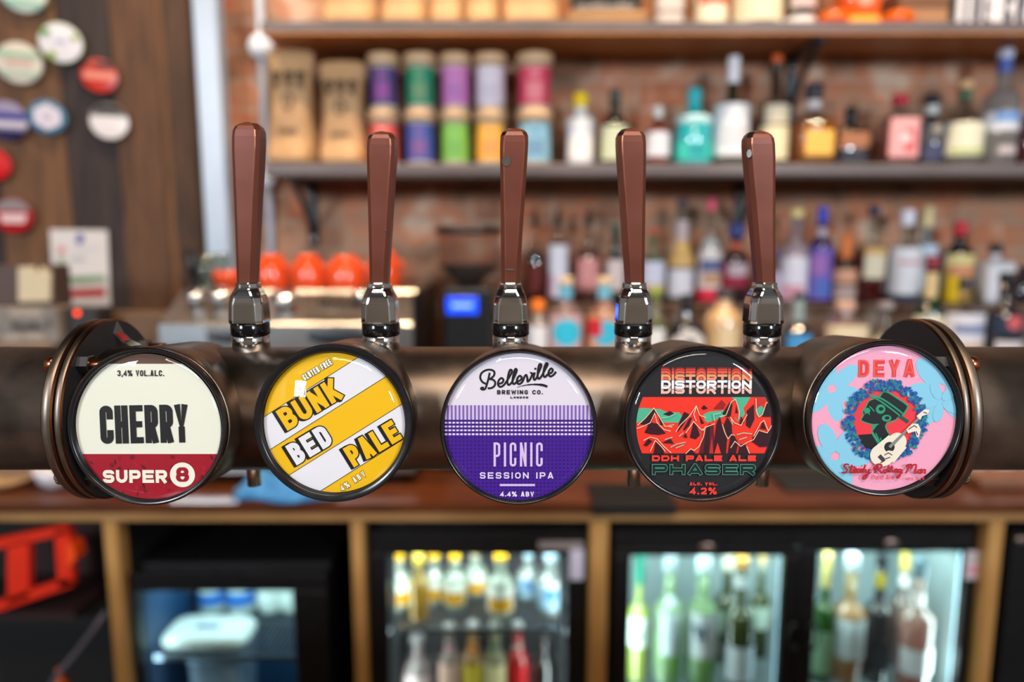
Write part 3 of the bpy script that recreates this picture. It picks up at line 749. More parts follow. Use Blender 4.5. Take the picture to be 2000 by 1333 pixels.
# singing man in profile: neck, head, brimmed hat
k6([(330, 700), (480, 640), (480, 740), (520, 800), (470, 880), (400, 910), (330, 790)], BKG)
k6([(330, 690), (400, 680), (340, 760), (420, 880), (400, 900), (330, 790)], GRN)
k6([(270, 490), (300, 440), (400, 410), (620, 590), (570, 640), (480, 670), (440, 690), (330, 690), (240, 660), (215, 640), (240, 590), (225, 565), (250, 520)], BKG)
for pts_ in [[(270, 490), (252, 520), (228, 565), (240, 590), (216, 640), (240, 662), (330, 690), (400, 688)], [(270, 490), (300, 440), (390, 410)], [(300, 500), (330, 530), (350, 555)], [(250, 580), (290, 560), (300, 590)], [(620, 590), (570, 650), (480, 690), (480, 740), (520, 800)], [(420, 830), (440, 880)], [(370, 780), (420, 880)]]:
    pr.add(stroke(K6(smooth(pts_)), 1.1), GRN)
pr.add([K6(disc(415, 530, 50, 18)), K6(disc(480, 625, 50, 16, 36)), K6(disc(275, 545, 34, 14, 30))], GRN)
pr.add([K6(disc(485, 622, 26, 12, 18)), K6(disc(420, 528, 26, 12, 20))], BKG)
k6([(390, 420), (430, 350), (480, 350), (560, 400), (690, 490), (680, 540), (630, 600)], BKG)
for pts_ in [[(270, 380), (400, 440), (540, 540), (705, 665)], [(300, 385), (420, 420), (560, 510), (650, 580)], [(390, 420), (430, 355), (480, 352), (560, 400), (690, 490), (680, 540), (640, 600)]]:
    pr.add(stroke(K6(smooth(pts_)), 1.5), GRN)
pr.add(stroke(K6([(610, 600), (705, 665)]), 3.2), (22, 84, 66))
# hop wreath
rnd = random.Random(5)
for k in range(560):
    a = rnd.uniform(0, 2 * math.pi); rr_ = rnd.uniform(325, 432) * (1 + .02 * math.sin(9 * a)); x, y = 462 + rr_ * math.cos(a), 655 + rr_ * 1.0 * math.sin(a)
    if 1060 < y and 330 < x < 560: continue
    l = rnd.uniform(22, 36); b = rnd.uniform(13, 20); t = a + rnd.uniform(-1.2, 1.2); c1, s1 = math.cos(t), math.sin(t)
    pr.add([K6([(x + l * c1, y + l * s1), (x - b * s1, y + b * c1), (x - l * .7 * c1, y - l * .7 * s1), (x + b * s1, y - b * c1)])], rnd.choice([(26, 84, 170), (28, 110, 160), (30, 140, 130), (34, 74, 160), (28, 120, 140)]) if k > 260 else rnd.choice([(24, 72, 158), (20, 84, 150)]), step=.06)
# pale guitar and hands
GU = (236, 224, 204)
pr.add([K6(disc(440, 1010, 128, 26, 118)), K6(disc(590, 870, 98, 24, 96)), K6([(360, 920), (500, 800), (690, 930), (560, 1090)])], GU)
pr.add([K6([(500, 930), (520, 950), (690, 760), (672, 742)])], (140, 140, 136))
pr.add([K6(disc(510, 925, 55, 16))], (30, 30, 34))
pr.add([K6([(500, 915), (522, 938), (830, 618), (812, 600)])], (132, 134, 130))
pr.add([K6([(390, 1030), (420, 1000), (470, 1050), (440, 1080)])], (60, 60, 66))
pr.add([K6([(460, 985), (500, 960), (560, 970), (540, 1040), (470, 1040)])], GU)
pr.add([K6([(680, 740), (740, 680), (800, 680), (830, 740), (815, 820), (790, 820), (770, 760), (700, 780)]), K6([(780, 600), (860, 530), (915, 540), (900, 580), (840, 600), (820, 640)])], GU)
for pts_ in [[(460, 1010), (500, 985), (540, 1010)], [(470, 1050), (520, 1030)], [(700, 740), (760, 700), (790, 720)], [(780, 760), (800, 800)], [(850, 560), (890, 570)], [(420, 1090), (470, 1060)]]:
    pr.add(stroke(K6(pts_), .9), (40, 36, 44))
K7 = lambda pts: [(1640 + x * .18762, 700 + y * .18762) for x, y in pts]
DR = (172, 26, 44)
SCR = [[(90, 1110), (62, 1104), (40, 1124), (58, 1150), (72, 1170), (52, 1194), (18, 1192)], [(124, 1110), (106, 1160), (104, 1192), (128, 1186)], [(86, 1138), (158, 1132)],
       [(140, 1176), (168, 1168), (164, 1148), (144, 1160), (140, 1190), (172, 1188)], [(206, 1156), (184, 1158), (178, 1188), (204, 1180), (210, 1154), (204, 1190)], [(244, 1158), (222, 1160), (216, 1188), (242, 1184)], [(262, 1108), (246, 1160), (242, 1192)],
       [(272, 1156), (266, 1184), (288, 1184), (302, 1156)], [(304, 1154), (290, 1204), (262, 1252), (240, 1256), (246, 1234), (316, 1190)],
       [(388, 1112), (372, 1156), (356, 1198)], [(362, 1128), (350, 1150), (372, 1176)], [(362, 1124), (394, 1104), (428, 1112), (424, 1140), (386, 1156), (414, 1176), (432, 1194), (452, 1182)],
       [(470, 1160), (450, 1172), (462, 1194), (482, 1178), (470, 1160)], [(508, 1116), (494, 1156), (490, 1190)], [(538, 1116), (522, 1156), (518, 1190)], [(508, 1146), (552, 1140)], [(548, 1158), (542, 1190)], [(566, 1192), (572, 1158), (592, 1160), (588, 1190)], [(628, 1158), (606, 1164), (604, 1188), (628, 1180)], [(636, 1154), (626, 1206), (606, 1244), (588, 1242), (604, 1220), (650, 1188)],
       [(676, 1198), (700, 1160), (716, 1110), (690, 1118), (686, 1134)], [(712, 1112), (736, 1108), (728, 1150)], [(730, 1150), (756, 1112), (786, 1112), (778, 1160), (774, 1194), (800, 1184)],
       [(838, 1162), (814, 1166), (806, 1194), (832, 1188), (842, 1160), (836, 1194)], [(852, 1196), (858, 1164), (882, 1164), (876, 1194), (890, 1192)]]
for l in SCR: pr.add(stroke(K7(smooth(l)), 1.75), DR)
pr.add(text('Pale Ale', 1700, 936.6, 44.5, 9, .55, 1.4), (206, 50, 66))
pr.add(text('abv 5.2%', 1767.5, 938.3, 37.5, 6.4, .5, 1.2), (206, 60, 76))
badge(4, pr, 'pink and pale blue round beer badge reading DEYA with a guitarist in a hop wreath', .0008)

# ================================================================== beer taps
PAINT = mat('brown_copper_paint', (112, 60, 46), .36, .35, noise=.1, scale=25, rnoise=.06)
WORN = mat('rubbed_copper_edge', (206, 132, 100), .25, .9, noise=.25, scale=70)
WORNS = mat('rubbed_bare_steel', (190, 186, 184), .22, 1.0, noise=.25, scale=90)
BBAND = mat('black_gloss_band', (12, 12, 13), .12)
z_pipe = ZF + RF
zb1 = zat(657, YF - .01); zb2 = zat(634, YF - .01); zf1 = zat(553, YF - .01)
def tap(x_top, x_bot, y_top, label, spout_x=None, chips=()):
    cb_ = P(x_bot, 640, YF); ctop = P(x_top, y_top, YF - .005); zt = ctop.z; lean = (ctop.x - cb_.x)
    t = thing('beer_tap', label, 'beer tap', (cb_.x, YF, z_pipe - .002), 'taps on the bronze font')
    x0 = cb_.x
    g = G(); g.lathe([(.0126, z_pipe - .004), (.0126, zb1 - .001), (.0118, zb1)], (x0, YF, 0), CHROME, 36); part(g, 'chrome_base', t)
    g = G(); g.lathe([(.0130, zb1), (.0132, zb1 + .0006), (.0132, zb2 - .0006), (.0128, zb2)], (x0, YF, 0), BBAND, 36); part(g, 'black_collar', t)
    # chrome ferrule with arched flats
    g = G(); rings = []; H = zf1 - zb2
    for f, w, cf in [(0, .0120, .34), (.06, .0121, .34), (.5, .0116, .36), (.66, .0108, .42), (.78, .0094, .5), (.86, .0082, .58), (.93, .0079, .58), (1, .0079, .58)]:
        c = w * cf; z = zb2 + H * f
        rings.append([(x0 + a, YF + b, z) for a, b in [(w, -w + c), (w, w - c), (w - c, w), (-w + c, w), (-w, w - c), (-w, -w + c), (-w + c, -w), (w - c, -w)]])
    g.loft(rings, CHROME, False); ob = part(g, 'ferrule', t)
    bm = bmesh.new(); bm.from_mesh(ob.data); bmesh.ops.bevel(bm, geom=[e for e in bm.edges], offset=.0009, segments=2, affect='EDGES', profile=.5); bm.to_mesh(ob.data); bm.free()
    # paddle handle
    g = G(); H = zt - zf1; rings = []
    LV = [(0, .0068, .0066, .0029), (.05, .0069, .0068, .0030), (.35, .0079, .0076, .0028), (.65, .0091, .0083, .0026), (.84, .0099, .0086, .0025), (.91, .0100, .0086, .0026), (.95, .0098, .0082, .0029), (.975, .0086, .0072, .0032), (.992, .0068, .0058, .0034), (1, .0048, .0042, .0034)]
    LV = [(f, w * .94, d, c) for f, w, d, c in LV]
    for f, w, d, c in LV:
        z = zf1 - .0006 + (H + .0006) * f; xx = x0 + lean * f
        rings.append([(xx + a, YF + b, z) for a, b in [(w, -d + c), (w, d - c), (w - c, d), (-w + c, d), (-w, d - c), (-w, -d + c), (-w + c, -d), (w - c, -d)]])
    ms = [PAINT, PAINT, PAINT, PAINT, PAINT, PAINT, PAINT, PAINT]
    g.loft(rings[:7], PAINT, False, False, [PAINT] * 8)
    g.loft(rings[6:], PAINT, False, False, [PAINT, WORN, PAINT, WORN, PAINT, WORNS, PAINT, WORN])
    n = len(g.v); g.v += [Vector(p) for p in rings[-1]]; g.face(range(n, n + 8), WORN)
    n = len(g.v); g.v += [Vector(p) for p in rings[0]]; g.face(range(n, n + 8), PAINT)
    # rubbed edge lines along the front face
    for s in (-1, 1):
        for (f, w, d, c), (f2, w2, d2, c2) in zip(LV[:6], LV[1:7]):
            pa = []
            for ff, ww, dd, cc in ((f, w, d, c), (f2, w2, d2, c2)):
                z = zf1 + H * ff; xx = x0 + lean * ff
                pa.append((Vector((xx + s * (ww - cc - .0003), YF - dd - .00005, z)), Vector((xx + s * (ww - cc + .0003), YF - dd + .00024, z))))
            g.poly([pa[0][0], pa[0][1], pa[1][1], pa[1][0]], WORN)
    part(g, 'handle', t)
    if chips:
        for cx1, cy1, rx, ry in chips:
            g = G()
            q = P(cx1, cy1, YF - .0090); f = (q.z - zf1) / H
            dd = .0070 + (.0088 - .0070) * min(1, f / .84)
            m_ = MPP(cx1, cy1, YF - dd)
            g.poly([(q.x + a * m_, YF - dd - .0003, q.z + b * m_) for a, b in disc(0, 0, rx, 12, ry)], WORNS)
            part(g, 'paint_chip', t, 'bare worn patch in the paint')
    if spout_x:
        p = P(spout_x, 948, YF + .03); zz = ZF - math.sqrt(RF ** 2 - .03 ** 2)
        g = G(); g.lathe([(.0052, p.z), (.0052, zz + .004)], (p.x, YF + .03, 0), CHROME, 20); part(g, 'spout', t)
tap(482, 489, 238, 'beer tap with brown paddle handle at the far left, above the cherry badge', 497)
tap(745, 744, 256, 'beer tap with brown paddle handle in front of the canisters, second from left', None, [(752, 450, 2.5, 2)])
tap(1005, 997, 250, 'centre beer tap, its brown handle chipped near the top left edge', None, [(989, 315, 9, 10), (996, 527, 9, 2)])
tap(1233, 1237, 250, 'beer tap with smooth reddish-brown handle between the centre and rightmost taps', 1237)
tap(1484, 1489, 255, 'rightmost beer tap, its brown handle reflecting an orange glint', 1487, [(1463, 300, 5, 8)])
# ================================================================== bottles
def liquid(name, col, back=.5):
    """see-through coloured drink: part translucent, part clear"""
    return glass(name, col, .6, back, .1)
def gm(col, dark=False):
    if col == 'clear': return CLEAR
    if dark: return mat('dark_glass_%d_%d_%d' % col, col, .06, spec=.8, coat=1.0, noise=.1, scale=12)
    return glass('tinted_glass_%d_%d_%d' % col, col, 2.4, .5)
def bottle(name, label, cat, px, ytop, Y, zb, sh=.62, nk=.30, nw=.33, body='clear', dark=False, cap=(40, 38, 40), caph=.1, capw=1.15, sq=2.0, liq=None, fill=.6,
           labels=(), group=None, pourer=False, neckfoil=None, base_r=1.0, depth=None, capm=None, xs=None):
    x0, x1 = px; xc = (x0 + x1) / 2
    p = P(xc, ytop, Y); mpp = MPP(xc, (ytop + 500) / 2, Y)
    R = (x1 - x0) / 2 * mpp; H = p.z - zb; X = p.x; rn = R * nw
    t = thing(name, label, cat, (X, Y, zb), group)
    o = (X, Y, zb); hn = H * (1 - nk); hs = H * sh; top = H * (1 - caph * .55)
    sy = depth or 1.0
    g = G()
    prof = [(R * .9 * base_r, 0), (R * base_r, min(.006, R * .2)), (R, hs)]
    for k in range(1, 6):
        a = k / 5; prof.append((R + (rn - R) * (math.sin(a * math.pi / 2) ** 1.6 if a < 1 else 1), hs + (hn - hs) * a))
    B_ = gm(body, dark)
    if sq > 2.05:
        g.lathe(prof[:3 + 2], o, B_, 32, n=sq, sy=sy); g.lathe(prof[4:] + [(rn, top)], o, B_, 24, sy=1, caps=False)
    else: g.lathe(prof + [(rn, top)], o, B_, 28, sy=sy)
    part(g, 'bottle_body', t)
    if liq:
        g = G(); hl = min(H * fill, hs)
        k_ = .94; lp = [(R * k_ * .92, .004), (R * k_, .008), (R * k_, hl)]
        if fill * H > hs:
            for k in range(1, 4):
                a = k / 3 * min(1, (fill * H - hs) / (hn - hs)); lp.append(((R + (rn - R) * math.sin(a * math.pi / 2) ** 1.6) * k_, hs + (hn - hs) * a))
        g.lathe(lp, o, liquid('drink_%d_%d_%d' % liq, liq), 28, n=sq, sy=sy); part(g, 'drink', t)
    ch = H * caph; cr = rn * capw
    if pourer:
        g = G(); g.lathe([(rn * 1.05, H * .80), (rn * 1.1, H * .86), (rn * .6, H * .88)], o, BLACKP, 16)
        part(g, 'pourer_collar', t)
        g = G(); g.tube([Vector(o) + Vector((0, 0, H * .87)), Vector(o) + Vector((0, 0, H * .94)), Vector(o) + Vector((.004, -.002, H * .99))], rn * .35, BLACKP if cap is None else flat(*cap, rough=.3), 10); part(g, 'pourer', t)
    elif cap:
        g = G(); cm = capm or flat(*cap, rough=.35)
        g.lathe([(cr * .98, H - ch), (cr, H - ch + .0015), (cr, H - .0018), (cr * .9, H)], o, cm, 22); part(g, 'cap', t)
    if neckfoil:
        a, b, c = neckfoil; g = G(); g.lathe([(rn * 1.06, H * a), (rn * 1.06, H * b)], o, flat(*c, rough=.35), 22, caps=False); part(g, 'neck_band', t)
    for lb in labels:
        a, b, c = lb[:3]; arc = lb[3] if len(lb) > 3 else 150; marks = lb[4] if len(lb) > 4 else ()
        g = G(); k_ = 1.02; lh0, lh1 = H * a, H * b
        def rad(h):
            if h <= hs: return R
            a_ = min(1, (h - hs) / (hn - hs)); return R + (rn - R) * math.sin(a_ * math.pi / 2) ** 1.6
        def shell(h0, h1, col, ar, kk, off=0):
            pr_ = [(rad(h0 + (h1 - h0) * j / 4) * kk, h0 + (h1 - h0) * j / 4) for j in range(5)]
            if ar >= 360: g.lathe(pr_, o, flat(*col), 28, n=sq, sy=sy, caps=False)
            else: g.lathe(pr_, o, flat(*col), 18, n=sq, sy=sy, arc=(270 - ar / 2 + off, 270 + ar / 2 + off))
        shell(lh0, lh1, c, arc, k_)
        for j, mk in enumerate(marks):
            if mk[0] in 'od':                      # round or diamond emblem: (o, centre fraction, radius fraction of R, colour)
                ar = math.degrees(2 * math.asin(min(.99, mk[2]))); N = 10; hc = H * mk[1]; rr_ = R * mk[2]
                for q in range(N):
                    u0, u1 = -1 + 2 * q / N, -1 + 2 * (q + 1) / N; um = (u0 + u1) / 2; hh = rr_ * (math.sqrt(max(0, 1 - um * um)) if mk[0] == 'o' else 1 - abs(um))
                    pr_ = [(rad(hc - hh) * (k_ + .012 + .004 * j), hc - hh), (rad(hc + hh) * (k_ + .012 + .004 * j), hc + hh)]
                    g.lathe(pr_, o, flat(*mk[3]), 2, n=sq, sy=sy, arc=(270 + ar / 2 * u0, 270 + ar / 2 * u1))
            else:                                  # band: (b, from, to, colour, arc)
                shell(H * mk[1], H * mk[2], mk[3], mk[4] if len(mk) > 4 else arc, k_ + .012 + .004 * j, mk[5] if len(mk) > 5 else 0)
        part(g, 'label', t)
    return t
WH, CRE = (232, 232, 236), (232, 222, 194)
# ---- middle row, on the lower shelf
GS = 'bottles on the lower wall shelf'; YM = 1.885; B = 'bottle'
def shelf_b(px, yt, label, **k): return bottle('spirit_bottle', label, B, px, yt, k.pop('Y', YM), ZL, group=GS, **k)
shelf_b((1109, 1160), 183, 'small white bottle with round yellow cap on the lower shelf', sh=.66, nk=.30, nw=.5, body=(228, 230, 234), dark=True, cap=(240, 206, 20), caph=.19, capw=1.1, labels=[(.1, .64, (240, 238, 236), 300, [('b', .42, .56, (222, 224, 232))])])
shelf_b((1174, 1229), 176, 'black squat bottle with pale green label behind the fourth tap handle', sh=.52, nk=.26, nw=.36, body=(20, 26, 22), dark=True, cap=(70, 76, 72), caph=.16, labels=[(.08, .52, (206, 212, 178), 140)])
shelf_b((1262, 1310), 208, 'small red-brown bottle with white cap and white label', sh=.58, nk=.30, nw=.34, body=(110, 42, 24), dark=True, cap=(232, 226, 222), caph=.2, labels=[(.16, .56, (226, 224, 232), 170)])
shelf_b((1322, 1392), 174, 'opaque turquoise bottle between the red-brown and white-capped bottles', sh=.62, nk=.26, nw=.38, body=(34, 176, 184), dark=True, cap=(40, 178, 188), caph=.2, capw=1.02, labels=[(.54, .64, (190, 228, 232), 180), (.08, .30, (66, 206, 190), 150, [('b', .12, .28, (40, 160, 166), 50)])])
shelf_b((1401, 1467), 111, 'tall dark green bottle with white capsule and big white label', sh=.56, nk=.36, nw=.32, body=(24, 40, 26), dark=True, cap=(226, 226, 234), caph=.24, capw=1.1, labels=[(.09, .56, (234, 234, 238), 190, [('b', .30, .33, (200, 200, 206), 90), ('b', .22, .24, (190, 190, 198), 110)])])
shelf_b((1490, 1546), 108, 'tall black bottle with orange top behind the rightmost tap handle', sh=.55, nk=.36, nw=.30, body=(30, 28, 18), dark=True, cap=(214, 96, 40), caph=.07, capm=None, neckfoil=(.84, .93, (18, 22, 24)), labels=[(.38, .60, (222, 208, 182), 110), (.06, .36, (238, 224, 184), 150)])
shelf_b((1552, 1630), 165, 'square clear bottle of amber spirit with dark stopper', sh=.50, nk=.30, nw=.34, sq=5, cap=(52, 48, 58), caph=.17, capw=1.3, liq=(246, 160, 40), fill=.52, neckfoil=(.70, .80, (214, 204, 206)), labels=[(.12, .42, (248, 190, 88), 70)])
shelf_b((1633, 1693), 210, 'short black square bottle with copper label', sh=.60, nk=.28, nw=.34, sq=5, body=(18, 18, 22), dark=True, cap=(20, 20, 30), caph=.26, labels=[(.30, .56, (172, 112, 78), 120), (.06, .24, (50, 50, 62), 140)])
shelf_b((1729, 1790), 186, 'pink square gin bottle with red cap on the lower shelf', sh=.68, nk=.26, nw=.42, sq=5, liq=(240, 150, 146), fill=.66, cap=(184, 34, 56), caph=.15, labels=[(.12, .66, (240, 172, 172), 100, [('b', .2, .5, (222, 96, 100), 34, 12), ('o', .38, .3, (236, 218, 216))])])
shelf_b((1795, 1849), 184, 'dark navy bottle between the pink bottle and the clear bottle', sh=.60, nk=.32, nw=.42, body=(20, 20, 30), dark=True, cap=(16, 18, 34), caph=.13, neckfoil=(.72, .84, (196, 204, 200)), labels=[(.32, .58, (78, 78, 84), 120, [('o', .5, .3, (170, 160, 140))]), (.08, .3, (66, 70, 100), 110)])
shelf_b((1851, 1924), 158, 'clear round bottle with cream label, green band and cork stopper', sh=.52, nk=.32, nw=.30, cap=(214, 170, 126), caph=.10, capw=1.2, neckfoil=(.78, .87, (38, 96, 60)), liq=(226, 224, 200), fill=.5, labels=[(.12, .50, (238, 232, 204), 170, [('b', .14, .20, (196, 206, 140), 120)])])
shelf_b((1933, 1998), 97, 'tall frosted vodka bottle with blue cap at the right end of the lower shelf', sh=.60, nk=.30, nw=.36, body=(206, 202, 200), cap=(196, 200, 220), caph=.08, neckfoil=(.80, .93, (50, 82, 160)), labels=[(.30, .46, (226, 226, 232), 170, [('b', .37, .46, (120, 160, 214), 120, 15)]), (.10, .17, (204, 190, 190), 60)])
shelf_b((1704, 1727), 296, 'tiny amber miniature bottle between the black and pink bottles', Y=1.92, sh=.6, nk=.3, nw=.5, liq=(226, 160, 30), fill=.6, cap=(200, 150, 30), caph=.2)
shelf_b((1998, 2040), 180, 'dark red bottle cut off by the right edge of the photo', sh=.6, nk=.3, nw=.36, body=(74, 18, 26), dark=True, cap=(60, 20, 26))
# ---- canisters: two rows of five
def canister(px, yt, z0, zt, col, col2, label, emblem=True):
    xc = (px[0] + px[1]) / 2; p = P(xc, yt, 1.88); R = (px[1] - px[0]) / 2 * MPP(xc, yt, 1.88); X = p.x; H = zt - z0
    t = thing('canister', label, 'canister', (X, 1.88, z0), 'coloured canisters stacked in two rows'); o = (X, 1.88, z0)
    g = G(); g.lathe([(R * .82, 0), (R * .86, .003), (R * .86, H * .86)], o, mat('pale_tin', (214, 200, 178), .35, .2), 32); part(g, 'body', t)
    g = G(); g.lathe([(R * .97, H * .82), (R, H * .83), (R, H * .985), (R * .96, H)], o, mat('card_lid', (204, 168, 130), .5, noise=.15, scale=40), 32); part(g, 'lid', t)
    g = G(); g.lathe([(R * .875, H * .09), (R * .875, H * .76)], o, flat(*col, rough=.4), 32, caps=False)
    g.lathe([(R * .885, H * .18), (R * .885, H * .48)], o, flat(*col2, rough=.4), 14, arc=(240, 300)); g.lathe([(R * .885, H * .56), (R * .885, H * .68)], o, flat(*col2, rough=.4), 10, arc=(258, 282))
    part(g, 'wrapper', t)
zmid = zat(213, 1.88 - .04); ztp = zat(109, 1.88)
cols_x = [(719, 781), (789, 853), (859, 920), (926, 990), (1008, 1080)]
TOPC = [((84, 66, 120), (150, 66, 150), 'purple'), ((34, 140, 104), (110, 150, 104), 'green'), ((204, 122, 186), (176, 110, 180), 'lilac pink'), ((222, 212, 224), (206, 196, 212), 'white'), ((216, 72, 100), (236, 130, 140), 'crimson pink')]
BOTC = [((224, 96, 88), (238, 140, 126), 'coral'), ((66, 84, 160), (120, 80, 140), 'blue'), ((130, 190, 84), (110, 170, 80), 'lime green'), ((240, 176, 70), (226, 150, 80), 'amber yellow'), ((140, 190, 210), (110, 150, 180), 'pale blue')]
for k, px in enumerate(cols_x):
    canister(px, 260, ZL, zmid, *BOTC[k][:2], BOTC[k][2] + ' canister with pale lid, bottom row on the shelf')
    canister(px, 160, zmid, ztp, *TOPC[k][:2], TOPC[k][2] + ' canister with pale lid, stacked in the top row')
# ---- kraft paper bags
KRAFT = mat('kraft_paper', (182, 142, 100), .6, noise=.14, scale=14, bump=.5)
KBLK = flat(40, 32, 26)
def kraft(px, yt, Y, z0, label, zt=None, marks=True, group=None, lean=0.0):
    xc = (px[0] + px[1]) / 2; p = P(xc, yt, Y); w = (px[1] - px[0]) / 2 * MPP(xc, max(yt, 0) + 60, Y); zt = zt or p.z; H = zt - z0; X = p.x
    t = thing('coffee_bag', label, 'coffee bag', (X, Y, z0), group)
    r2 = random.Random(int(px[0])); g = G(); rings = []
    for f, kw, d in [(0, .93, .066), (.03, .99, .074), (.10, 1.0, .068), (.19, .97, .052), (.24, .95, .044), (.45, .89, .042), (.7, .86, .030), (.86, .92, .014), (.93, .95, .006), (1, .96, .0035)]:
        ring = []
        for k in range(32):
            a = 2 * math.pi * k / 32; c, s = math.cos(a), math.sin(a); q = (abs(c) ** 3.2 + abs(s) ** 3.2) ** (-1 / 3.2)
            wob = 1 + .03 * math.sin(5 * a + f * 9 + r2.random() * .4)
            ring.append((X + w * kw * q * c * wob + lean * f * w, Y + d * q * s * (wob if f < .9 else 1), z0 + H * f))
        rings.append(ring)
    g.loft(rings, KRAFT, True); ob = part(g, 'bag', t)
    md = ob.modifiers.new('smooth', 'SUBSURF'); md.levels = 1; md.render_levels = 2
    def dep(f):
        T = [(.03, .074), (.10, .068), (.19, .052), (.24, .044), (.45, .042), (.7, .030), (.86, .014)]
        for (a, d0), (b, d1) in zip(T, T[1:]):
            if a <= f <= b: return d0 + (d1 - d0) * (f - a) / (b - a)
        return .05
    if marks:
        g = G(); pts = lambda pl: g.poly([(X + u * w * .95 + lean * v * w, Y - dep(v) - .004 - .001 * (1 - abs(u)), z0 + H * v) for u, v in pl], KBLK)
        for cxm in (-.52, 0, .52):                              # three bold device marks and a round crest below
            pts([(cxm - .2, .80), (cxm + .2, .80), (cxm + .15, .73), (cxm + .02, .76), (cxm - .14, .72)])
            pts([(cxm - .08, .73), (cxm + .09, .73), (cxm + .14, .64), (cxm - .02, .68), (cxm - .12, .65)])
        for a in range(14):
            t0, t1 = 2 * math.pi * a / 14, 2 * math.pi * (a + 1) / 14
            pts([(.17 * math.cos(t0), .54 + .05 * math.sin(t0)), (.24 * math.cos(t0), .54 + .07 * math.sin(t0)), (.24 * math.cos(t1), .54 + .07 * math.sin(t1)), (.17 * math.cos(t1), .54 + .05 * math.sin(t1))])
        part(g, 'printed_logo', t, 'black printed marks'); g = G()
        for k in range(6): pts([(-.4 + k * .14, .31), (-.33 + k * .14, .31), (-.33 + k * .14, .26 + .01 * (k % 2)), (-.4 + k * .14, .26)])
        part(g, 'printed_line', t, 'black printed line')
    g = G(); g.box(X - w * .9 + lean * w, X + w * .9 + lean * w, Y - .0052, Y - .003, z0 + H * .94, z0 + H * .975, mat('kraft_fold', (170, 124, 74), .6)); part(g, 'top_fold', t)
    return t
kraft((520, 613), 97, 1.875, ZL, 'taller brown kraft coffee bag with black print, left end of the lower shelf', group='kraft bags on the lower shelf', lean=.02)
kraft((623, 714), 118, 1.885, ZL, 'shorter brown kraft coffee bag beside the stacked canisters', group='kraft bags on the lower shelf')
for (a, b), lb in zip([(632, 742), (746, 838), (841, 907), (911, 976), (981, 1094)], ['leftmost plain kraft bag on the top shelf', 'wide plain kraft bag on the top shelf beside the leftmost one', 'narrow plain kraft bag in the middle of the top shelf bags', 'narrow plain kraft bag left of the widest top shelf bag', 'widest plain kraft bag on the top shelf beside the chalk sign']):
    kraft((a, b), 0, 1.875, ZT, lb, ZT + .23, False, 'kraft bags on the top shelf')
# ---- rest of the top shelf
YT = 1.88
def xr(a, b, Y, y=30): return P(a, y, Y).x, P(b, y, Y).x
x0, x1 = xr(1108, 1260, YT - .02)
t = thing('chalk_sign', 'small blackboard sign in a wooden base on the top shelf', 'sign', ((x0 + x1) / 2, YT, ZT))
zb_ = zat(22, YT - .03)
g = G(); g.box(x0, x1, YT - .04, YT + .03, ZT, zb_, EDGEW, .003); part(g, 'wooden_base', t)
g = G(); g.box(x0 + .008, x1 - .008, YT - .012, YT, zb_, zb_ + .14, mat('slate', (30, 28, 28), .8)); part(g, 'board', t)
g = G(); r2 = random.Random(4)
for row, (za, hh) in enumerate([(zb_ + .008, .016)]):
    for k in range(11):
        u = x0 + .03 + (x1 - x0 - .06) * k / 10; pl = smooth([(u - .006, za), (u - .002, za + hh * r2.uniform(.6, 1)), (u + .003, za + hh * .4), (u + .007, za + hh * r2.uniform(0, .9))], 4)
        for q in stroke(pl, .0013): g.poly([(a, YT - .0125, b) for a, b in q], flat(196, 190, 184))
part(g, 'chalk_writing', t)
bottle('spirit_bottle', 'bottle with pale grey two-line label on the top shelf right of the chalk sign', B, (1286, 1338), -190, YT, ZT, sh=.62, body=(46, 40, 34), dark=True, sq=4, group='bottles on the top shelf', labels=[(.0, .5, (206, 194, 186), 180, [('b', .12, .14, (120, 108, 104), 110)])])
bottle('spirit_bottle', 'bottle with cream label and red stripe on the top shelf', B, (1367, 1427), -190, YT, ZT, sh=.62, body=(150, 160, 90), cap=(30, 30, 30), group='bottles on the top shelf', labels=[(.02, .5, (238, 228, 200), 170, [('b', .19, .3, (206, 92, 70), 120)])])
bottle('spirit_bottle', 'broad bottle with wide cream label on the top shelf', B, (1441, 1532), -150, YT, ZT, sh=.55, body=(70, 70, 50), dark=True, group='bottles on the top shelf', labels=[(.05, .5, (236, 226, 192), 170)])
bottle('spirit_bottle', 'black bottle with white band and pale crest left of the orange bottle', B, (1546, 1602), -190, YT, ZT, sh=.62, body=(18, 20, 28), dark=True, group='bottles on the top shelf', labels=[(.01, .10, (236, 230, 226), 170), (.16, .34, (200, 180, 176), 120)])
bottle('liqueur_bottle', 'square bright orange liqueur bottle with pale crest on the top shelf', B, (1650, 1722), -190, YT, ZT, sh=.62, sq=5, body=(250, 96, 10), dark=True, group='bottles on the top shelf', cap=(230, 90, 20), labels=[(.0, .085, (255, 176, 60), 120), (.13, .5, (232, 84, 20), 60, [('o', .22, .36, (214, 160, 140))])])  # lowest amber band paints the glow in the bottle base
OGL = glass('orange_glow_glass', (255, 138, 20), 1.0, .75)  # for orange forms made up in place of the caustic glow
for px, lb in (((1598, 1655), 'low orange glass form standing in for a glow left of the orange bottle'), ((1722, 1782), 'low orange glass form standing in for a glow right of the orange bottle')):
    xa, xb = xr(px[0], px[1], YT - .04); r = (xb - xa) / 2
    g = G(); h = zat(22, YT - .04) - ZT
    g.lathe([(r * .7, 0), (r * .98, h * .25), (r, h * .5), (r * .8, h * .85), (r * .4, h), (0, h)], ((xa + xb) / 2, YT - .045, ZT), OGL, 26)
    solo(g, 'glow_form', lb, 'dish', ((xa + xb) / 2, YT - .045, ZT), 'orange glow stand-ins on the top shelf')
x0, x1 = xr(1740, 1842, YT + .03)
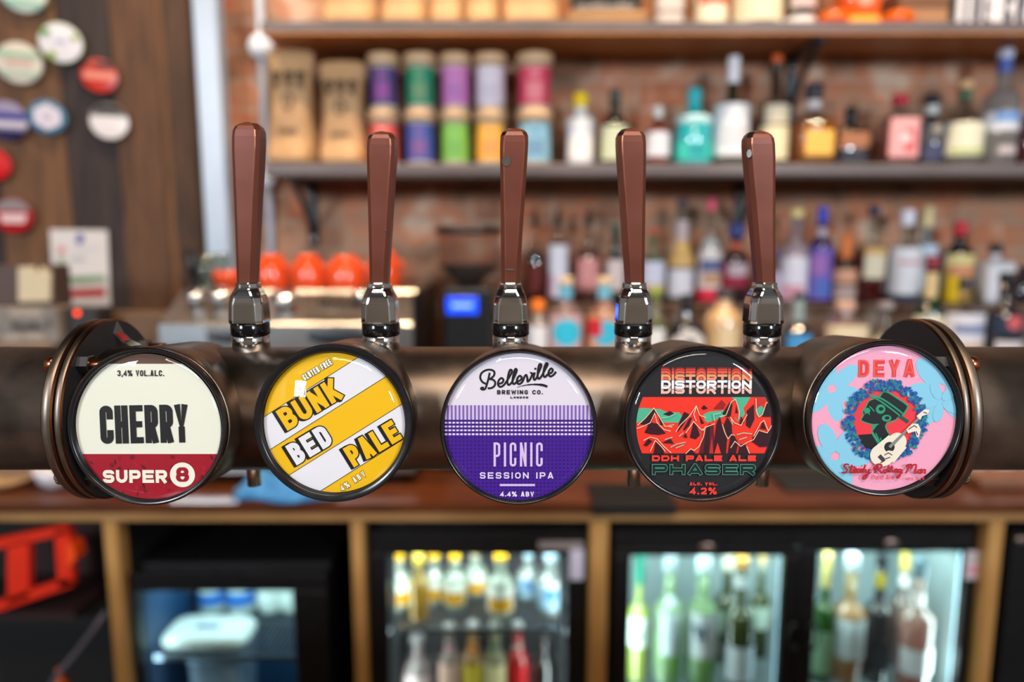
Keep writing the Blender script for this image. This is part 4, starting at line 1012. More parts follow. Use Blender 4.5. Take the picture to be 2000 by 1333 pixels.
t = thing('cardboard_box', 'brown cardboard box on the top shelf left of the letter sign', 'box', ((x0 + x1) / 2, YT + .03, ZT))
CARD = mat('cardboard', (168, 122, 86), .8, noise=.1, scale=20); zt_ = zat(4, YT + .0)
g = G(); g.box(x0, x1, YT - .01, YT + .09, ZT, zt_, CARD, .002); part(g, 'carton', t)
g = G(); g.box(x0 - .004, x1 + .004, YT - .014, YT + .094, zt_ - .012, zt_ + .03, mat('cardboard_lid', (120, 82, 58), .8), .002); part(g, 'lid', t)
x0, x1 = xr(1857, 2080, YT - .02)
t = thing('letter_sign', 'white letter board sign with black capitals at the right end of the top shelf', 'sign', ((x0 + x1) / 2, YT, ZT))
g = G(); g.box(x0, x1, YT - .02, YT + .03, ZT, ZT + .21, BLACKP, .004); part(g, 'frame', t)
g = G(); xa = P(1868, 30, YT - .021).x; g.box(xa, x1 - .006, YT - .0215, YT - .02, ZT + .006, ZT + .2, flat(236, 232, 234)); part(g, 'panel', t)
g = G(); m = MPP(1900, 30, YT - .022)
for wd, wx, ww in (('THE', 1876, 58), ('CR', 1958, 42)):
  g = G()
  for q in text(wd, wx, 49, ww, 62, 4.2, 7): g.poly([(P(x, 49, YT - .022).x, YT - .0222, P(1900, 47, YT - .022).z - (y - 49) * m) for x, y in q], flat(46, 46, 66))
  part(g, 'letters', t)

# ================================================================== tiered bottle rack behind the taps
YB2, YB1 = 1.915, 1.765
ZB2, ZB1 = zat(591, YB2), zat(728, YB1)
RACKW = mat('dark_rack_board', (70, 52, 42), .5, scale=6, stretch=(1, 9, 9), col2=(96, 74, 60))
xa, xb = P(1006, 600, 1.8).x, 1.70
t = thing('bottle_rack', 'low dark wooden step carrying the front row of bottles', 'rack', ((xa + xb) / 2, 1.77, ZC))
t2 = thing('bottle_rack', 'tall dark wooden step carrying the back row of bottles', 'rack', ((xa + xb) / 2, 1.92, ZC))
g = G(); g.box(xa, xb, 1.70, 1.838, ZB1 - .02, ZB1, RACKW, .002); part(g, 'board', t)
g = G(); g.box(xa, xb, 1.84, YB - .002, ZB2 - .02, ZB2, RACKW, .002); part(g, 'board', t2)
g = G(); g.box(xa, xb, 1.705, 1.72, ZC, ZB1 - .02, RACKW); part(g, 'riser', t)
g = G(); g.box(xa, xb, 1.842, 1.856, ZC, ZB2 - .02, mat('rack_riser', (122, 104, 92), .5, scale=6, stretch=(1, 9, 9), col2=(96, 78, 66))); part(g, 'riser', t2)
def back(px, yt, label, **k): return bottle('spirit_bottle', label + ', upper step', B, px, yt, k.pop('Y', YB2), ZB2, group='bottles on the upper step', **k)
def front(px, yt, label, **k): return bottle('spirit_bottle', label + ', lower step', B, px, yt, k.pop('Y', YB1), ZB1, group='bottles on the lower step', **k)
back((1026, 1062), 402, 'dark red bottle with black pourer just right of the centre tap', sh=.55, nk=.36, nw=.36, liq=(84, 30, 28), fill=.52, pourer=True, labels=[(.1, .4, (110, 44, 40), 120)])
back((1071, 1111), 402, 'clear bottle with narrow white label and black pourer', sh=.60, nk=.34, nw=.36, liq=(170, 96, 110), fill=.3, pourer=True, labels=[(.06, .60, (226, 224, 236), 130, [('b', .06, .3, (206, 150, 170), 40, -50)])])
back((1127, 1173), 402, 'clear bottle of pink drink with pink label and black pourer', sh=.56, nk=.38, nw=.32, liq=(196, 130, 130), fill=.55, pourer=True, labels=[(.14, .46, (218, 148, 146), 140)])
back((1184, 1222), 440, 'teal glass bottle with green cap half hidden by the fourth tap', sh=.55, nk=.32, nw=.4, body=(60, 96, 92), cap=(24, 70, 54), caph=.12, labels=[(.16, .56, (222, 204, 200), 150)])
back((1252, 1301), 447, 'pale green bottle with white label and red cap by fourth tap', sh=.62, nk=.3, nw=.34, body=(176, 186, 150), cap=(196, 90, 70), caph=.07, labels=[(.16, .56, (214, 214, 232), 130, [('b', .16, .26, (214, 172, 140), 110)])])
back((1310, 1358), 390, 'violet-capped bottle with gold neck label and white label', sh=.42, nk=.4, nw=.5, body=(180, 170, 150), cap=(62, 46, 92), caph=.07, capw=.8, neckfoil=(.60, .80, (196, 176, 178)), labels=[(.36, .62, (222, 178, 108), 200), (.06, .33, (226, 222, 230), 170)])
back((1368, 1413), 388, 'clear bottle with pink cap and white, blue and red label', sh=.60, nk=.34, nw=.36, cap=(222, 84, 110), caph=.12, labels=[(.02, .64, (226, 216, 214), 170, [('b', .02, .14, (224, 42, 66), 170), ('b', .30, .42, (96, 104, 146), 120), ('b', .18, .29, (196, 150, 110), 90)])])
back((1413, 1465), 436, 'dark red-black bottle with blue crown cap behind the rightmost tap', sh=.56, nk=.32, nw=.4, body=(36, 14, 24), dark=True, cap=(48, 60, 120), caph=.18, capw=1.5, neckfoil=(.6, .76, (196, 96, 70)), labels=[(.2, .5, (150, 30, 56), 160, [('b', .34, .5, (190, 170, 178), 90)])])
back((1506, 1528), 492, 'slim lavender bottle beside the rightmost tap', sh=.6, nk=.3, nw=.4, body=(160, 150, 180), cap=(90, 90, 150), caph=.12, labels=[(.1, .6, (186, 170, 190), 150)])
back((1531, 1583), 409, 'tall white and pink bottle with cream cap', sh=.60, nk=.34, nw=.42, body=(224, 206, 210), cap=(226, 206, 140), caph=.09, labels=[(.04, .62, (232, 226, 236), 170, [('b', .04, .2, (226, 160, 176), 90, -20)])])
back((1585, 1631), 404, 'violet bottle with bright blue cap', sh=.62, nk=.3, nw=.36, body=(44, 34, 84), dark=True, cap=(44, 70, 190), caph=.17, capw=1.1, neckfoil=(.68, .78, (190, 180, 196)), labels=[(.04, .58, (118, 96, 180), 150, [('b', .3, .5, (160, 110, 180), 70, -30), ('b', .08, .24, (84, 110, 190), 90)])])
back((1631, 1677), 460, 'dark bottle with orange dripped wax neck and peach label', sh=.52, nk=.38, nw=.42, body=(40, 28, 28), dark=True, cap=(224, 122, 54), caph=.34, capw=1.12, labels=[(.3, .56, (216, 160, 128), 170), (.04, .26, (186, 160, 150), 150)])
back((1681, 1736), 403, 'bottle of red drink with navy cap and cream label', sh=.58, nk=.34, nw=.34, liq=(150, 16, 26), fill=.56, cap=(30, 34, 74), caph=.09, labels=[(.26, .58, (226, 214, 186), 100, [('b', .5, .58, (214, 170, 110), 100)])])
back((1744, 1804), 410, 'large clear bottle with white cap and big white label', sh=.60, nk=.34, nw=.34, cap=(228, 226, 240), caph=.17, capw=1.3, liq=(206, 212, 216), fill=.6, labels=[(.1, .60, (230, 228, 232), 170, [('b', .42, .46, (214, 150, 160), 100)]), (.02, .08, (40, 50, 80), 170)])
back((1793, 1836), 403, 'bottle with long cream capsule and pale blue label', Y=1.955, sh=.60, nk=.34, nw=.4, cap=(228, 206, 152), caph=.22, body=(190, 200, 206), labels=[(.12, .6, (196, 214, 230), 170, [('b', .12, .5, (48, 76, 140), 30, -60)])])
back((1849, 1906), 433, 'black bottle with red cap and yellow label', sh=.62, nk=.26, nw=.42, body=(20, 18, 22), dark=True, cap=(196, 36, 54), caph=.17, capw=1.05, labels=[(.02, .60, (240, 196, 20), 150, [('b', .46, .60, (226, 206, 140), 150), ('b', .34, .46, (216, 140, 110), 120)])])
back((1916, 1976), 476, 'white square bottle with black stopper and green mark', sh=.68, nk=.24, nw=.3, sq=4, body=(218, 216, 224), dark=True, cap=(26, 28, 34), caph=.16, capw=1.3, labels=[(.05, .62, (230, 226, 232), 100, [('b', .28, .36, (120, 140, 60), 40, 20)])])
back((1976, 2024), 520, 'dark bottle cut by the right edge of the photo', sh=.6, nk=.3, nw=.36, body=(28, 28, 40), dark=True, cap=(30, 34, 56), caph=.1)
front((1030, 1072), 586, 'small bottle with orange cap and white and orange label', sh=.68, nk=.24, nw=.55, cap=(236, 120, 26), caph=.16, capw=1.1, body=(214, 196, 180), labels=[(.1, .66, (232, 228, 228), 170, [('b', .1, .34, (230, 120, 40), 170)])])
front((1070, 1141), 541, 'pink bottle with blue neck and plain turquoise round emblem', sh=.62, nk=.26, nw=.36, body=(206, 176, 176), cap=(214, 186, 150), caph=.08, neckfoil=(.78, .92, (110, 180, 206)), labels=[(.04, .62, (208, 170, 172), 120, [('o', .44, .72, (52, 190, 220)), ('b', .1, .2, (240, 206, 40), 50, -20)])])
front((1145, 1217), 541, 'orange bottle with blue neck and turquoise and red emblem', sh=.62, nk=.26, nw=.36, body=(214, 160, 120), cap=(214, 186, 150), caph=.08, neckfoil=(.78, .92, (120, 186, 210)), labels=[(.04, .62, (216, 150, 112), 120, [('o', .44, .70, (60, 186, 214)), ('b', .40, .58, (206, 40, 50), 50, -38), ('b', .1, .22, (226, 206, 206), 110)])])
front((1262, 1302), 560, 'pale green bottle with small white label right of the fourth tap', sh=.62, nk=.3, nw=.36, body=(150, 160, 110), cap=(150, 170, 60), caph=.1, labels=[(.2, .52, (226, 226, 222), 120)])
front((1309, 1376), 575, 'black bottle with white diamond label and black dot', sh=.60, nk=.28, nw=.34, sq=3, body=(16, 16, 22), dark=True, cap=(18, 18, 24), caph=.2, labels=[(.22, .62, (20, 20, 26), 130, [('d', .40, .95, (222, 212, 206)), ('o', .40, .28, (20, 28, 44))])])
front((1379, 1452), 563, 'tan stoneware crock bottle with white print', sh=.66, nk=.18, nw=.4, body=(196, 158, 110), dark=True, cap=(64, 58, 60), caph=.12, labels=[(.24, .58, (200, 166, 120), 110, [('b', .26, .56, (222, 196, 156), 50)])])
front((1533, 1590), 572, 'dark bottle with bright blue label right of the rightmost tap', sh=.5, nk=.34, nw=.36, body=(18, 24, 32), dark=True, cap=(32, 34, 38), caph=.08, neckfoil=(.55, .92, (150, 166, 164)), labels=[(.08, .5, (74, 150, 206), 120)])
front((1612, 1692), 590, 'wide bottle with cream and pink label', sh=.70, nk=.2, nw=.4, sq=3, body=(190, 150, 150), cap=(200, 160, 140), caph=.12, labels=[(.5, .70, (232, 210, 172), 150), (.06, .48, (206, 168, 178), 150, [('b', .06, .44, (226, 206, 214), 60, -30)])])
front((1700, 1762), 590, 'low clear bottle of pale drink', sh=.6, nk=.28, nw=.4, liq=(206, 190, 160), fill=.55, cap=(150, 140, 140), caph=.1, labels=[(.2, .52, (210, 196, 170), 120)])
front((1794, 1852), 500, 'green bottle with dark red capsule and cream label', sh=.52, nk=.34, nw=.4, body=(24, 84, 50), cap=(120, 34, 46), caph=.12, neckfoil=(.62, .86, (216, 190, 140)), labels=[(.04, .50, (228, 218, 186), 180)])
front((1852, 1925), 542, 'clear bottle with blue-printed white label and dark stopper', sh=.66, nk=.3, nw=.32, liq=(206, 184, 160), fill=.6, cap=(60, 52, 56), caph=.12, labels=[(.1, .64, (222, 218, 226), 160, [('b', .44, .52, (116, 130, 170), 110), ('b', .1, .34, (214, 180, 150), 90, 15)])])
front((1934, 2004), 532, 'dark bottle with white band and round red emblem at the right edge', sh=.6, nk=.3, nw=.36, body=(26, 26, 34), dark=True, cap=(24, 24, 30), caph=.1, labels=[(.2, .34, (214, 206, 210), 100, []), (.40, .62, (40, 50, 70), 120, [('o', .52, .4, (208, 96, 96))])])
# a stubby white-labelled pair on the worktop at the right
for px, lb in (((1880, 1922), 'left white cup under the pipe at the right'), ((1926, 1978), 'middle white cup under the pipe at the right'), ((1980, 2030), 'white cup at the right edge under the pipe')):
    p = PZ((px[0] + px[1]) / 2, 926, ZC); r = (px[1] - px[0]) / 2 * MPP(1900, 926, p.y)
    t = thing('coffee_cup', lb, 'cup', (p.x, p.y, ZC), 'white cups on the worktop')
    g = G(); g.lathe([(r * .6, 0), (r * .85, .012), (r, .05), (r, .062), (r * .93, .062), (r * .8, .014), (0, .012)], (p.x, p.y, ZC), mat('white_china', (226, 224, 232), .15), 26, caps=False)
    g.lathe([(0, 0), (r * .6, 0)], (p.x, p.y, ZC), mat('white_china', (226, 224, 232), .15), 26, caps=False); part(g, 'cup', t)
    g = G(); g.tube([(p.x + r * .9, p.y - .002, ZC + .05), (p.x + r * 1.35, p.y - .004, ZC + .045), (p.x + r * 1.35, p.y - .004, ZC + .025), (p.x + r * .86, p.y - .002, ZC + .018)], .0035, mat('white_china', (226, 224, 232), .15), 8); part(g, 'handle', t)

# ================================================================== espresso machine, cups and grinder
YE = 1.56
xa, xb = P(310, 640, YE).x, P(806, 640, YE).x
z_l = zat(631, YE); z_t = zat(568, YE + .12)
t = thing('espresso_machine', 'brushed steel espresso machine behind the two left taps', 'espresso machine', ((xa + xb) / 2, YE + .2, ZC))
g = G(); prof = [(YE, ZC + .03), (YE, z_l - .004), (YE + .004, z_l), (YE + .12, z_t - .004), (YE + .124, z_t), (YE + .40, z_t), (YE + .40, ZC + .03)]
g.prism(prof, lambda u, v, d: (d, u, v), xa, xb, STEEL); part(g, 'body', t)
g = G(); g.box(xb + .0005, xb + .006, YE - .002, YE + .40, ZC + .03, z_t + .004, BLACKP, .002); part(g, 'side_panel', t, 'black side panel')
for fx in (xa + .05, xb - .05):
    for fy in (YE + .05, YE + .35):
        g = G(); g.lathe([(.02, ZC), (.018, ZC + .031)], (fx, fy, 0), BLACKP, 14); part(g, 'foot', t)
g = G(); m = MPP(500, 650, YE); 
g.box(xa + .001, xa + 96 * m, YE - .006, YE - .0005, zat(675, YE), zat(634, YE), mat('pale_panel', (196, 206, 214), .25, .6), .002); part(g, 'front_panel', t, 'pale glossy panel')
for cx1, rx in ((450, 44), (660, 58)):  # dark ovals drawn as shadows of the group heads
    g = G(); p = P(cx1, 657, YE); g.lathe([(rx * m, .0), (rx * m, .004), (rx * m * .9, .005), (0, .005)], (p.x, YE - .0005, p.z), mat('shadow_oval_dark', (34, 38, 46), .4), 32, 'Y', sy=.30); part(g, 'shadow_oval', t)
def slope(px, py):
    n = Vector((0, -(z_t - z_l), .12)).normalized(); return PP(px, py, (0, YE, z_l), n), n
sn = slope(500, 600)[1]; su = Vector((0, .12, z_t - z_l)).normalized()
for cx1, cy1, rr_ in ((386, 592, 20), (433, 592, 20), (558, 597, 24), (707, 592, 15)):
    p, n = slope(cx1, cy1); g = G(); r = rr_ * m
    g.lathe([(r * .7, 0), (r * .7, .012), (r, .014), (r, .030), (r * .8, .034), (0, .035)], p, CHROME, 22, frame=(Vector((1, 0, 0)), su, n)); part(g, 'knob', t)
p, n = slope(388, 570); g = G(); g.tube([p + n * .0, p + n * .03 + Vector((-.004, 0, .02)), p + n * .05 + Vector((-.002, 0, .055))], .010, BLACKP, 12, taper=[.010, .011, .012]); part(g, 'steam_lever', t)
p0, n = slope(660, 600)
def sl(x, y, h): q, _ = slope(x, y); return q + n * h
g = G(); g.poly([sl(x, y, .001) for x, y in rect(592, 578, 722, 622)], mat('logo_plate', (120, 112, 104), .35, .8)); part(g, 'logo_plate', t)
g = G()
for q in stroke(smooth([(624, 588), (630, 606), (640, 590), (648, 612), (652, 594), (662, 596), (660, 608), (672, 592), (680, 606), (690, 590), (698, 604), (694, 588)]), 3.2): g.poly([sl(x, y, .003) for x, y in q], CHROME)
part(g, 'logo', t, 'bright chrome wavy logo')
ORC = mat('orange_glaze', (226, 78, 30), .15, coat=.3)
def cup(cx1, w, yt, yb, label, flip=True, Yc=YE + .20):
    p = P(cx1, yb, Yc); r = w / 2 * MPP(cx1, yb, Yc); h = P(cx1, yt, Yc).z - z_t; h = max(h, .03)
    t = thing('coffee_cup', label, 'cup', (p.x, Yc, z_t), 'orange cups on the espresso machine')
    g = G(); prof = [(r * .98, 0), (r, .004), (r * .97, h * .45), (r * .8, h * .78), (r * .56, h * .92), (r * .54, h), (0, h)]
    if not flip: prof = [(r * .6, 0), (r * .9, h * .25), (r, h * .7), (r, h), (r * .92, h), (r * .86, h * .5), (0, h * .3)]
    g.lathe(prof, (p.x, Yc, z_t), ORC, 28, caps=False); g.lathe([(0, .0005), (r * .95, .0005)], (p.x, Yc, z_t), ORC, 28, caps=False); part(g, 'cup', t)
    g = G(); hx = p.x + r * .9
    g.tube([(hx - r * .1, Yc - r * .3, z_t + h * .25), (hx + r * .28, Yc - r * .4, z_t + h * .25), (hx + r * .38, Yc - r * .4, z_t + h * .5), (hx + r * .2, Yc - r * .4, z_t + h * .68), (hx - r * .22, Yc - r * .3, z_t + h * .66)], r * .1, ORC, 8); part(g, 'handle', t)
cup(448, 60, 530, 566, 'low orange cup right of the clear glasses on the espresso machine', False, YE + .17)
cup(533, 66, 497, 566, 'orange upturned cup just right of the leftmost tap')
cup(604, 66, 497, 566, 'orange upturned cup in the middle of the espresso machine top')
cup(676, 76, 500, 566, 'orange upturned cup left of the second tap')
cup(752, 64, 486, 566, 'orange upturned cup mostly hidden by the second tap')
for cx1, w, yt, lb, yy in ((404, 40, 500, 'clear drinking glass at the left end of the espresso machine', YE + .17), (432, 34, 496, 'clear drinking glass behind the low orange cup', YE + .27)):
    p = P(cx1, 560, yy); r = w / 2 * MPP(cx1, 540, yy); h = P(cx1, yt, yy).z - z_t
    g = G(); g.lathe([(0, 0), (r * .8, 0), (r, h), (r * .94, h), (r * .76, .006), (0, .006)], (p.x, yy, z_t), glass('green_tumbler', (206, 222, 218), 1.5, .08), 24)
    solo(g, 'drinking_glass', lb, 'glass', (p.x, yy, z_t), 'glasses on the espresso machine')
YG = 1.66
t = thing('coffee_grinder', 'black coffee grinder with blue display and bean hopper left of the centre tap', 'coffee grinder', (P(908, 600, YG).x, YG + .08, ZC))
xa, xb = P(864, 620, YG).x, P(962, 620, YG).x; xm = (xa + xb) / 2; zt_ = zat(562, YG)
g = G(); g.box(xa, xb, YG, YG + .17, ZC, zt_, mat('grinder_black', (20, 20, 22), .35), .010, 2); part(g, 'body', t)
m = MPP(908, 600, YG); p = P(903, 597, YG)
g = G(); g.box(p.x - 31 * m, p.x + 31 * m, YG - .004, YG - .0004, p.z - 17 * m, p.z + 17 * m, mat('display_blue', (20, 60, 220), .3, emit=(24, 84, 255), estr=1.0), .002); g.box(p.x - 20 * m, p.x + 20 * m, YG - .0046, YG - .0041, p.z - 4 * m, p.z + 4 * m, mat('display_text', (120, 150, 240), .3, emit=(130, 170, 255), estr=1.1)); part(g, 'display', t, 'lit blue display')
gy = YG + .085; mg = MPP(908, 520, gy)
g = G(); zz = lambda y: zat(y, gy)
g.lathe([(.022, zt_ - .002), (.024, zz(556)), (58 * mg, zz(520)), (58 * mg, zz(516))], (xm, gy, 0), mat('roasted_beans', (38, 22, 16), .45, noise=.5, scale=160, bump=.8), 30); part(g, 'beans', t)
g = G(); g.lathe([(.026, zz(557)), (60 * mg, zz(520)), (62 * mg, zz(455))], (xm, gy, 0), glass('hopper_plastic', (226, 214, 206), 1.2, .06), 30, caps=False); part(g, 'hopper', t)
g = G(); g.lathe([(63 * mg, zz(457)), (65 * mg, zz(455)), (65 * mg, zz(446)), (58 * mg, zz(443)), (0, zz(443))], (xm, gy, 0), BLACKP, 30); part(g, 'hopper_lid', t)

# ================================================================== worktop things under the pipe
def at_top(px, py): return PZ(px, py, ZC)
p = at_top(20, 948); r = 46 * MPP(20, 948, p.y)
g = G(); g.lathe([(r * .6, 0), (r * .95, .014), (r, .02), (r * .95, .021), (r * .55, .009), (0, .009)], (p.x, p.y, ZC), mat('turned_wood', (190, 152, 106), .5, noise=.2, scale=12), 36)
solo(g, 'wooden_dish', 'round pale wooden dish on the worktop at the left edge', 'dish', (p.x, p.y, ZC))
p = at_top(104, 958); r = 44 * MPP(100, 948, p.y)
g = G(); g.lathe([(r * .45, 0), (r * .8, .02), (r, .05), (r * .95, .05), (r * .7, .018), (0, .012)], (p.x, p.y + .02, ZC), mat('white_china', (226, 224, 232), .15), 32)
solo(g, 'bowl', 'white china bowl below the left flange', 'bowl', (p.x, p.y + .02, ZC))
# crumpled blue cloth
a, b = at_top(446, 986), at_top(640, 986); yb_ = YE - .03
bm = bmesh.new(); NX, NY = 26, 14; g = G(); grid = []
for j in range(NY + 1):
    for i in range(NX + 1):
        u, v = i / NX, j / NY; ed = min(u, 1 - u, v, 1 - v) * 5
        h = .004 + min(1, ed) * (.016 + .018 * abs(math.sin(u * 9 + v * 4)) + .013 * math.sin(u * 17 - v * 11) ** 2 + .008 * math.sin(v * 19 + u * 5))
        g.v.append(Vector((a.x + (b.x - a.x) * u + .012 * math.sin(v * 7), a.y + .006 + (yb_ - a.y) * v + .012 * math.sin(u * 8), ZC + h)))
for j in range(NY):
    for i in range(NX): k = j * (NX + 1) + i; g.face([k, k + 1, k + NX + 2, k + NX + 1], mat('blue_microfibre', (72, 142, 200), .9, noise=.12, scale=60, bump=.3), True)
bm.free()
o = solo(g, 'cleaning_cloth', 'crumpled blue cleaning cloth on the worktop between the two left badges', 'cloth', (a.x, a.y, ZC))
md = o.modifiers.new('thick', 'SOLIDIFY'); md.thickness = .003; md.offset = 1
for (xa_, xb_, ya, yb_), lb in (((1500, 1660, 962, 922), 'flat black rubber bar mat between the two right badges'),):
    p0, p1 = at_top(xa_ + 80, ya), at_top(xb_ + 60, ya); q = at_top(xa_, yb_)
    g = G(); g.box(p0.x - .05, p1.x + .02, p0.y, q.y, ZC, ZC + .008, mat('rubber_mat', (24, 24, 28), .6, bump=.3, scale=200), .002); solo(g, 'bar_mat', lb, 'mat', ((p0.x + p1.x) / 2, p0.y, ZC))
p0, p1 = P(1156, 990, YC), P(1318, 990, YC)
t = thing('drip_tray', 'black drip tray overhanging the worktop edge left of the fourth badge', 'tray', ((p0.x + p1.x) / 2, YC + .03, ZC))
g = G(); g.box(p0.x, p1.x, YC - .012, YC + .10, ZC, ZC + .010, BLACKP, .002); part(g, 'tray', t)
g = G(); g.box(p0.x, p1.x, YC - .014, YC - .001, zat(1003, YC), ZC + .002, mat('tray_front', (18, 18, 24), .4), .002); part(g, 'front_lip', t)
g = G(); zc2 = ZC + .0105
for k in range(9): xk = p0.x + (p1.x - p0.x) * (k + .5) / 9; g.box(xk - .004, xk + .004, YC + .005, YC + .09, ZC + .009, zc2 + .001, BLACKM)
part(g, 'grid', t)
p0, p1 = at_top(1915, 958), at_top(2040, 955)
g = G(); g.box(p0.x, p1.x + .03, p0.y, p0.y + .09, ZC, ZC + .022, mat('brown_board', (124, 84, 62), .6, noise=.2, scale=14), .006, 2); solo(g, 'chopping_board', 'brown wooden board on the worktop at the right edge', 'board', (p0.x + .04, p0.y, ZC))

# ================================================================== boarded wall: round badges, notice, payment corner
def wall_pt(px, py, off=.008): return PP(px, py, E + WN * off, WN)
UZ = Vector((0, 0, 1)); UR = -WU
def wall_badge(px, py, rad, cols, label, arts):
    p = wall_pt(px, py); d = (p - EYE).y; r = rad * d / F * 1.02
    t = thing('wall_badge', label, 'badge', p, 'round beer badges on the boarded wall')
    g = G(); g.lathe([(r * .92, 0), (r, .003), (r, .010), (r * .94, .013)], p, mat('badge_rim_%d_%d_%d' % cols[0], cols[0], .35), 36, frame=(UR, UZ, WN)); part(g, 'rim', t)
    g = G(); g.lathe([(r * .94, .0131), (r * .6, .0145), (0, .0155)], p, flat(*cols[1], rough=.25), 36, frame=(UR, UZ, WN), caps=False)
    for i_, (col, poly) in enumerate(arts):
        q = [(u * r, v * r) for u, v in poly if True]
        g.poly([p + UR * u + UZ * v + WN * (.0158 + .0003 * i_) for u, v in q], flat(*col, rough=.25))
    part(g, 'face', t)
def seg_(y0, y1, R=.92, n=14):
    """slice of a disc between two heights"""
    a0, a1 = math.asin(max(-1, y0 / R)), math.asin(min(1, y1 / R)); pts = []
    for k in range(n + 1): a = a0 + (a1 - a0) * k / n; pts.append((R * math.cos(a), R * math.sin(a)))
    for k in range(n + 1): a = a1 + (a0 - a1) * k / n; pts.append((-R * math.cos(a), R * math.sin(a)))
    return pts
D0 = lambda x, y, r: disc(x, y, r, 16)
wall_badge(47, -15, 38, ((190, 200, 190), (226, 226, 210)), 'mint and cream badge cut off by the top left corner', [((150, 196, 176), seg_(-.75, -.45)), ((150, 196, 176), seg_(.4, .7))])
wall_badge(120, 86, 36, ((120, 150, 60), (226, 222, 226)), 'white badge with green flecks, second from the top', [((96, 150, 70), D0(-.62, .42, .2)), ((150, 170, 40), D0(.62, .3, .16)), ((140, 160, 30), D0(-.42, -.62, .18)), ((172, 172, 206), rect(-.25, -.02, .25, .14))])
wall_badge(39, 125, 37, ((196, 206, 190), (218, 206, 190)), 'cream badge with pale green ring at the left', [((150, 190, 160), seg_(.25, .5)), ((206, 160, 150), rect(-.55, -.1, .55, .12)), ((166, 196, 172), seg_(-.6, -.42))])
wall_badge(195, 150, 31, ((110, 30, 26), (196, 52, 40)), 'red badge with pale band of lettering, furthest right of the upper badges', [((226, 140, 120), rect(-.8, -.22, .85, .2)), ((90, 60, 56), seg_(.45, .8)), ((206, 80, 60), rect(-.5, .42, -.2, .8))])
wall_badge(14, 236, 36, ((60, 50, 90), (150, 140, 170)), 'blue and white badge with a dark blue base at the left edge', [((54, 60, 140), seg_(.0, .35)), ((206, 196, 206), seg_(-.35, -.05)), ((34, 30, 80), seg_(-.9, -.5))])
wall_badge(94, 230, 31, ((54, 110, 140), (60, 120, 150)), 'white hexagonal badge with teal blue rim', [((222, 212, 222), [(.78 * math.cos(k * math.pi / 3 + .5), .78 * math.sin(k * math.pi / 3 + .5)) for k in range(6)]), ((200, 190, 204), D0(0, 0, .3))])
wall_badge(214, 239, 33, ((96, 88, 86), (232, 224, 222)), 'white badge with a black top, lowest on the right', [((24, 22, 24), seg_(.5, .9)), ((120, 112, 112), seg_(.3, .5))])
wall_badge(-12, 322, 30, ((150, 20, 24), (206, 26, 30)), 'plain bright red badge cut by the left edge', [((220, 60, 56), D0(.1, .1, .4))])
wall_badge(28, 422, 33, ((110, 14, 24), (176, 22, 34)), 'red badge with grey top and white centre, lowest of all', [((140, 132, 134), seg_(.3, .9)), ((226, 196, 196), seg_(-.4, .1, .62))])
# hygiene notice
t = thing('wall_notice', 'white paper notice with blue crest, green line and red bar on the boarded wall', 'notice', wall_pt(157, 598))
PAP = flat(216, 208, 204, .6)
def wq(g, px, m, off): g.poly([wall_pt(x, y, off) for x, y in px], m)
g = G(); a = [wall_pt(x, y, .0085) for x, y in ((97, 448), (210, 450), (216, 597), (106, 600))]; b = [q + WN * .002 for q in a]; g.loft([a, b], PAP); part(g, 'sheet', t)
g = G()
wq(g, disc(156, 467, 8, 14, 10), flat(60, 74, 150), .0115); wq(g, rect(113, 482, 126, 496), flat(206, 130, 130), .0115); wq(g, rect(114, 502, 125, 530), flat(130, 160, 130), .0115)
wq(g, rect(138, 503, 168, 509), flat(170, 164, 172), .0115); wq(g, rect(138, 484, 198, 487), flat(196, 190, 192), .0115)
wq(g, [(112, 541), (205, 538), (206, 549), (112, 555)], flat(120, 150, 110), .0115); wq(g, [(131, 566), (205, 563), (206, 579), (131, 582)], flat(186, 30, 40), .0115); wq(g, rect(110, 567, 126, 584), flat(216, 150, 146), .0115)
part(g, 'print', t)
# card-payment corner on a side ledge
YP = 1.60
xa, xb = P(-90, 640, YP).x, P(330, 640, YP).x
z1 = zat(672, YP)
WOODL = mat('side_cabinet_wood', (122, 96, 74), .5, scale=6, stretch=(1, 9, 9), col2=(150, 120, 94))
g = G(); g.box(xa, P(104, 650, YP).x, YP - .02, YP + .13, ZC, z1, WOODL, .003); solo(g, 'side_cabinet', 'low brown wooden cabinet on the worktop under the till boxes', 'cabinet', (xa + .1, YP, ZC))
x0, x1, z2 = P(-30, 640, YP).x, P(112, 640, YP).x, zat(600, YP)
t = thing('storage_box', 'grey box with dark stencilled marks at the left edge', 'box', ((x0 + x1) / 2, YP, z1))
g = G(); g.box(x0, x1, YP, YP + .09, z1, z2, mat('grey_box', (134, 122, 112), .6, noise=.15, scale=20), .004); part(g, 'carton', t)
g = G(); m = MPP(60, 640, YP)
for x, y, w, h in ((22, 630, 12, 14), (36, 634, 20, 12), (58, 630, 14, 16), (76, 636, 8, 10), (90, 626, 10, 12)): p = P(x, y, YP - .001); g.box(p.x, p.x + w * m, YP - .0012, YP - .0002, p.z - h * m, p.z, flat(66, 58, 56))
for x, y, w, h in ((6, 654, 36, 13), (48, 652, 36, 13), (18, 604, 62, 14)): p = P(x, y, YP - .001); g.box(p.x, p.x + w * m, YP - .0012, YP - .0002, p.z - h * m, p.z, flat(176, 158, 140))
part(g, 'printed_marks', t)
z3 = zat(518, YP + .02)
t = thing('card_tray', 'dark brown box holding cream slips, on top of the grey box', 'box', ((x0 + x1) / 2, YP + .03, z2))
g = G(); g.box(x0, P(104, 560, YP + .02).x, YP + .02, YP + .09, z2, z3, mat('brown_tin', (84, 64, 56), .5), .004); part(g, 'tray', t)
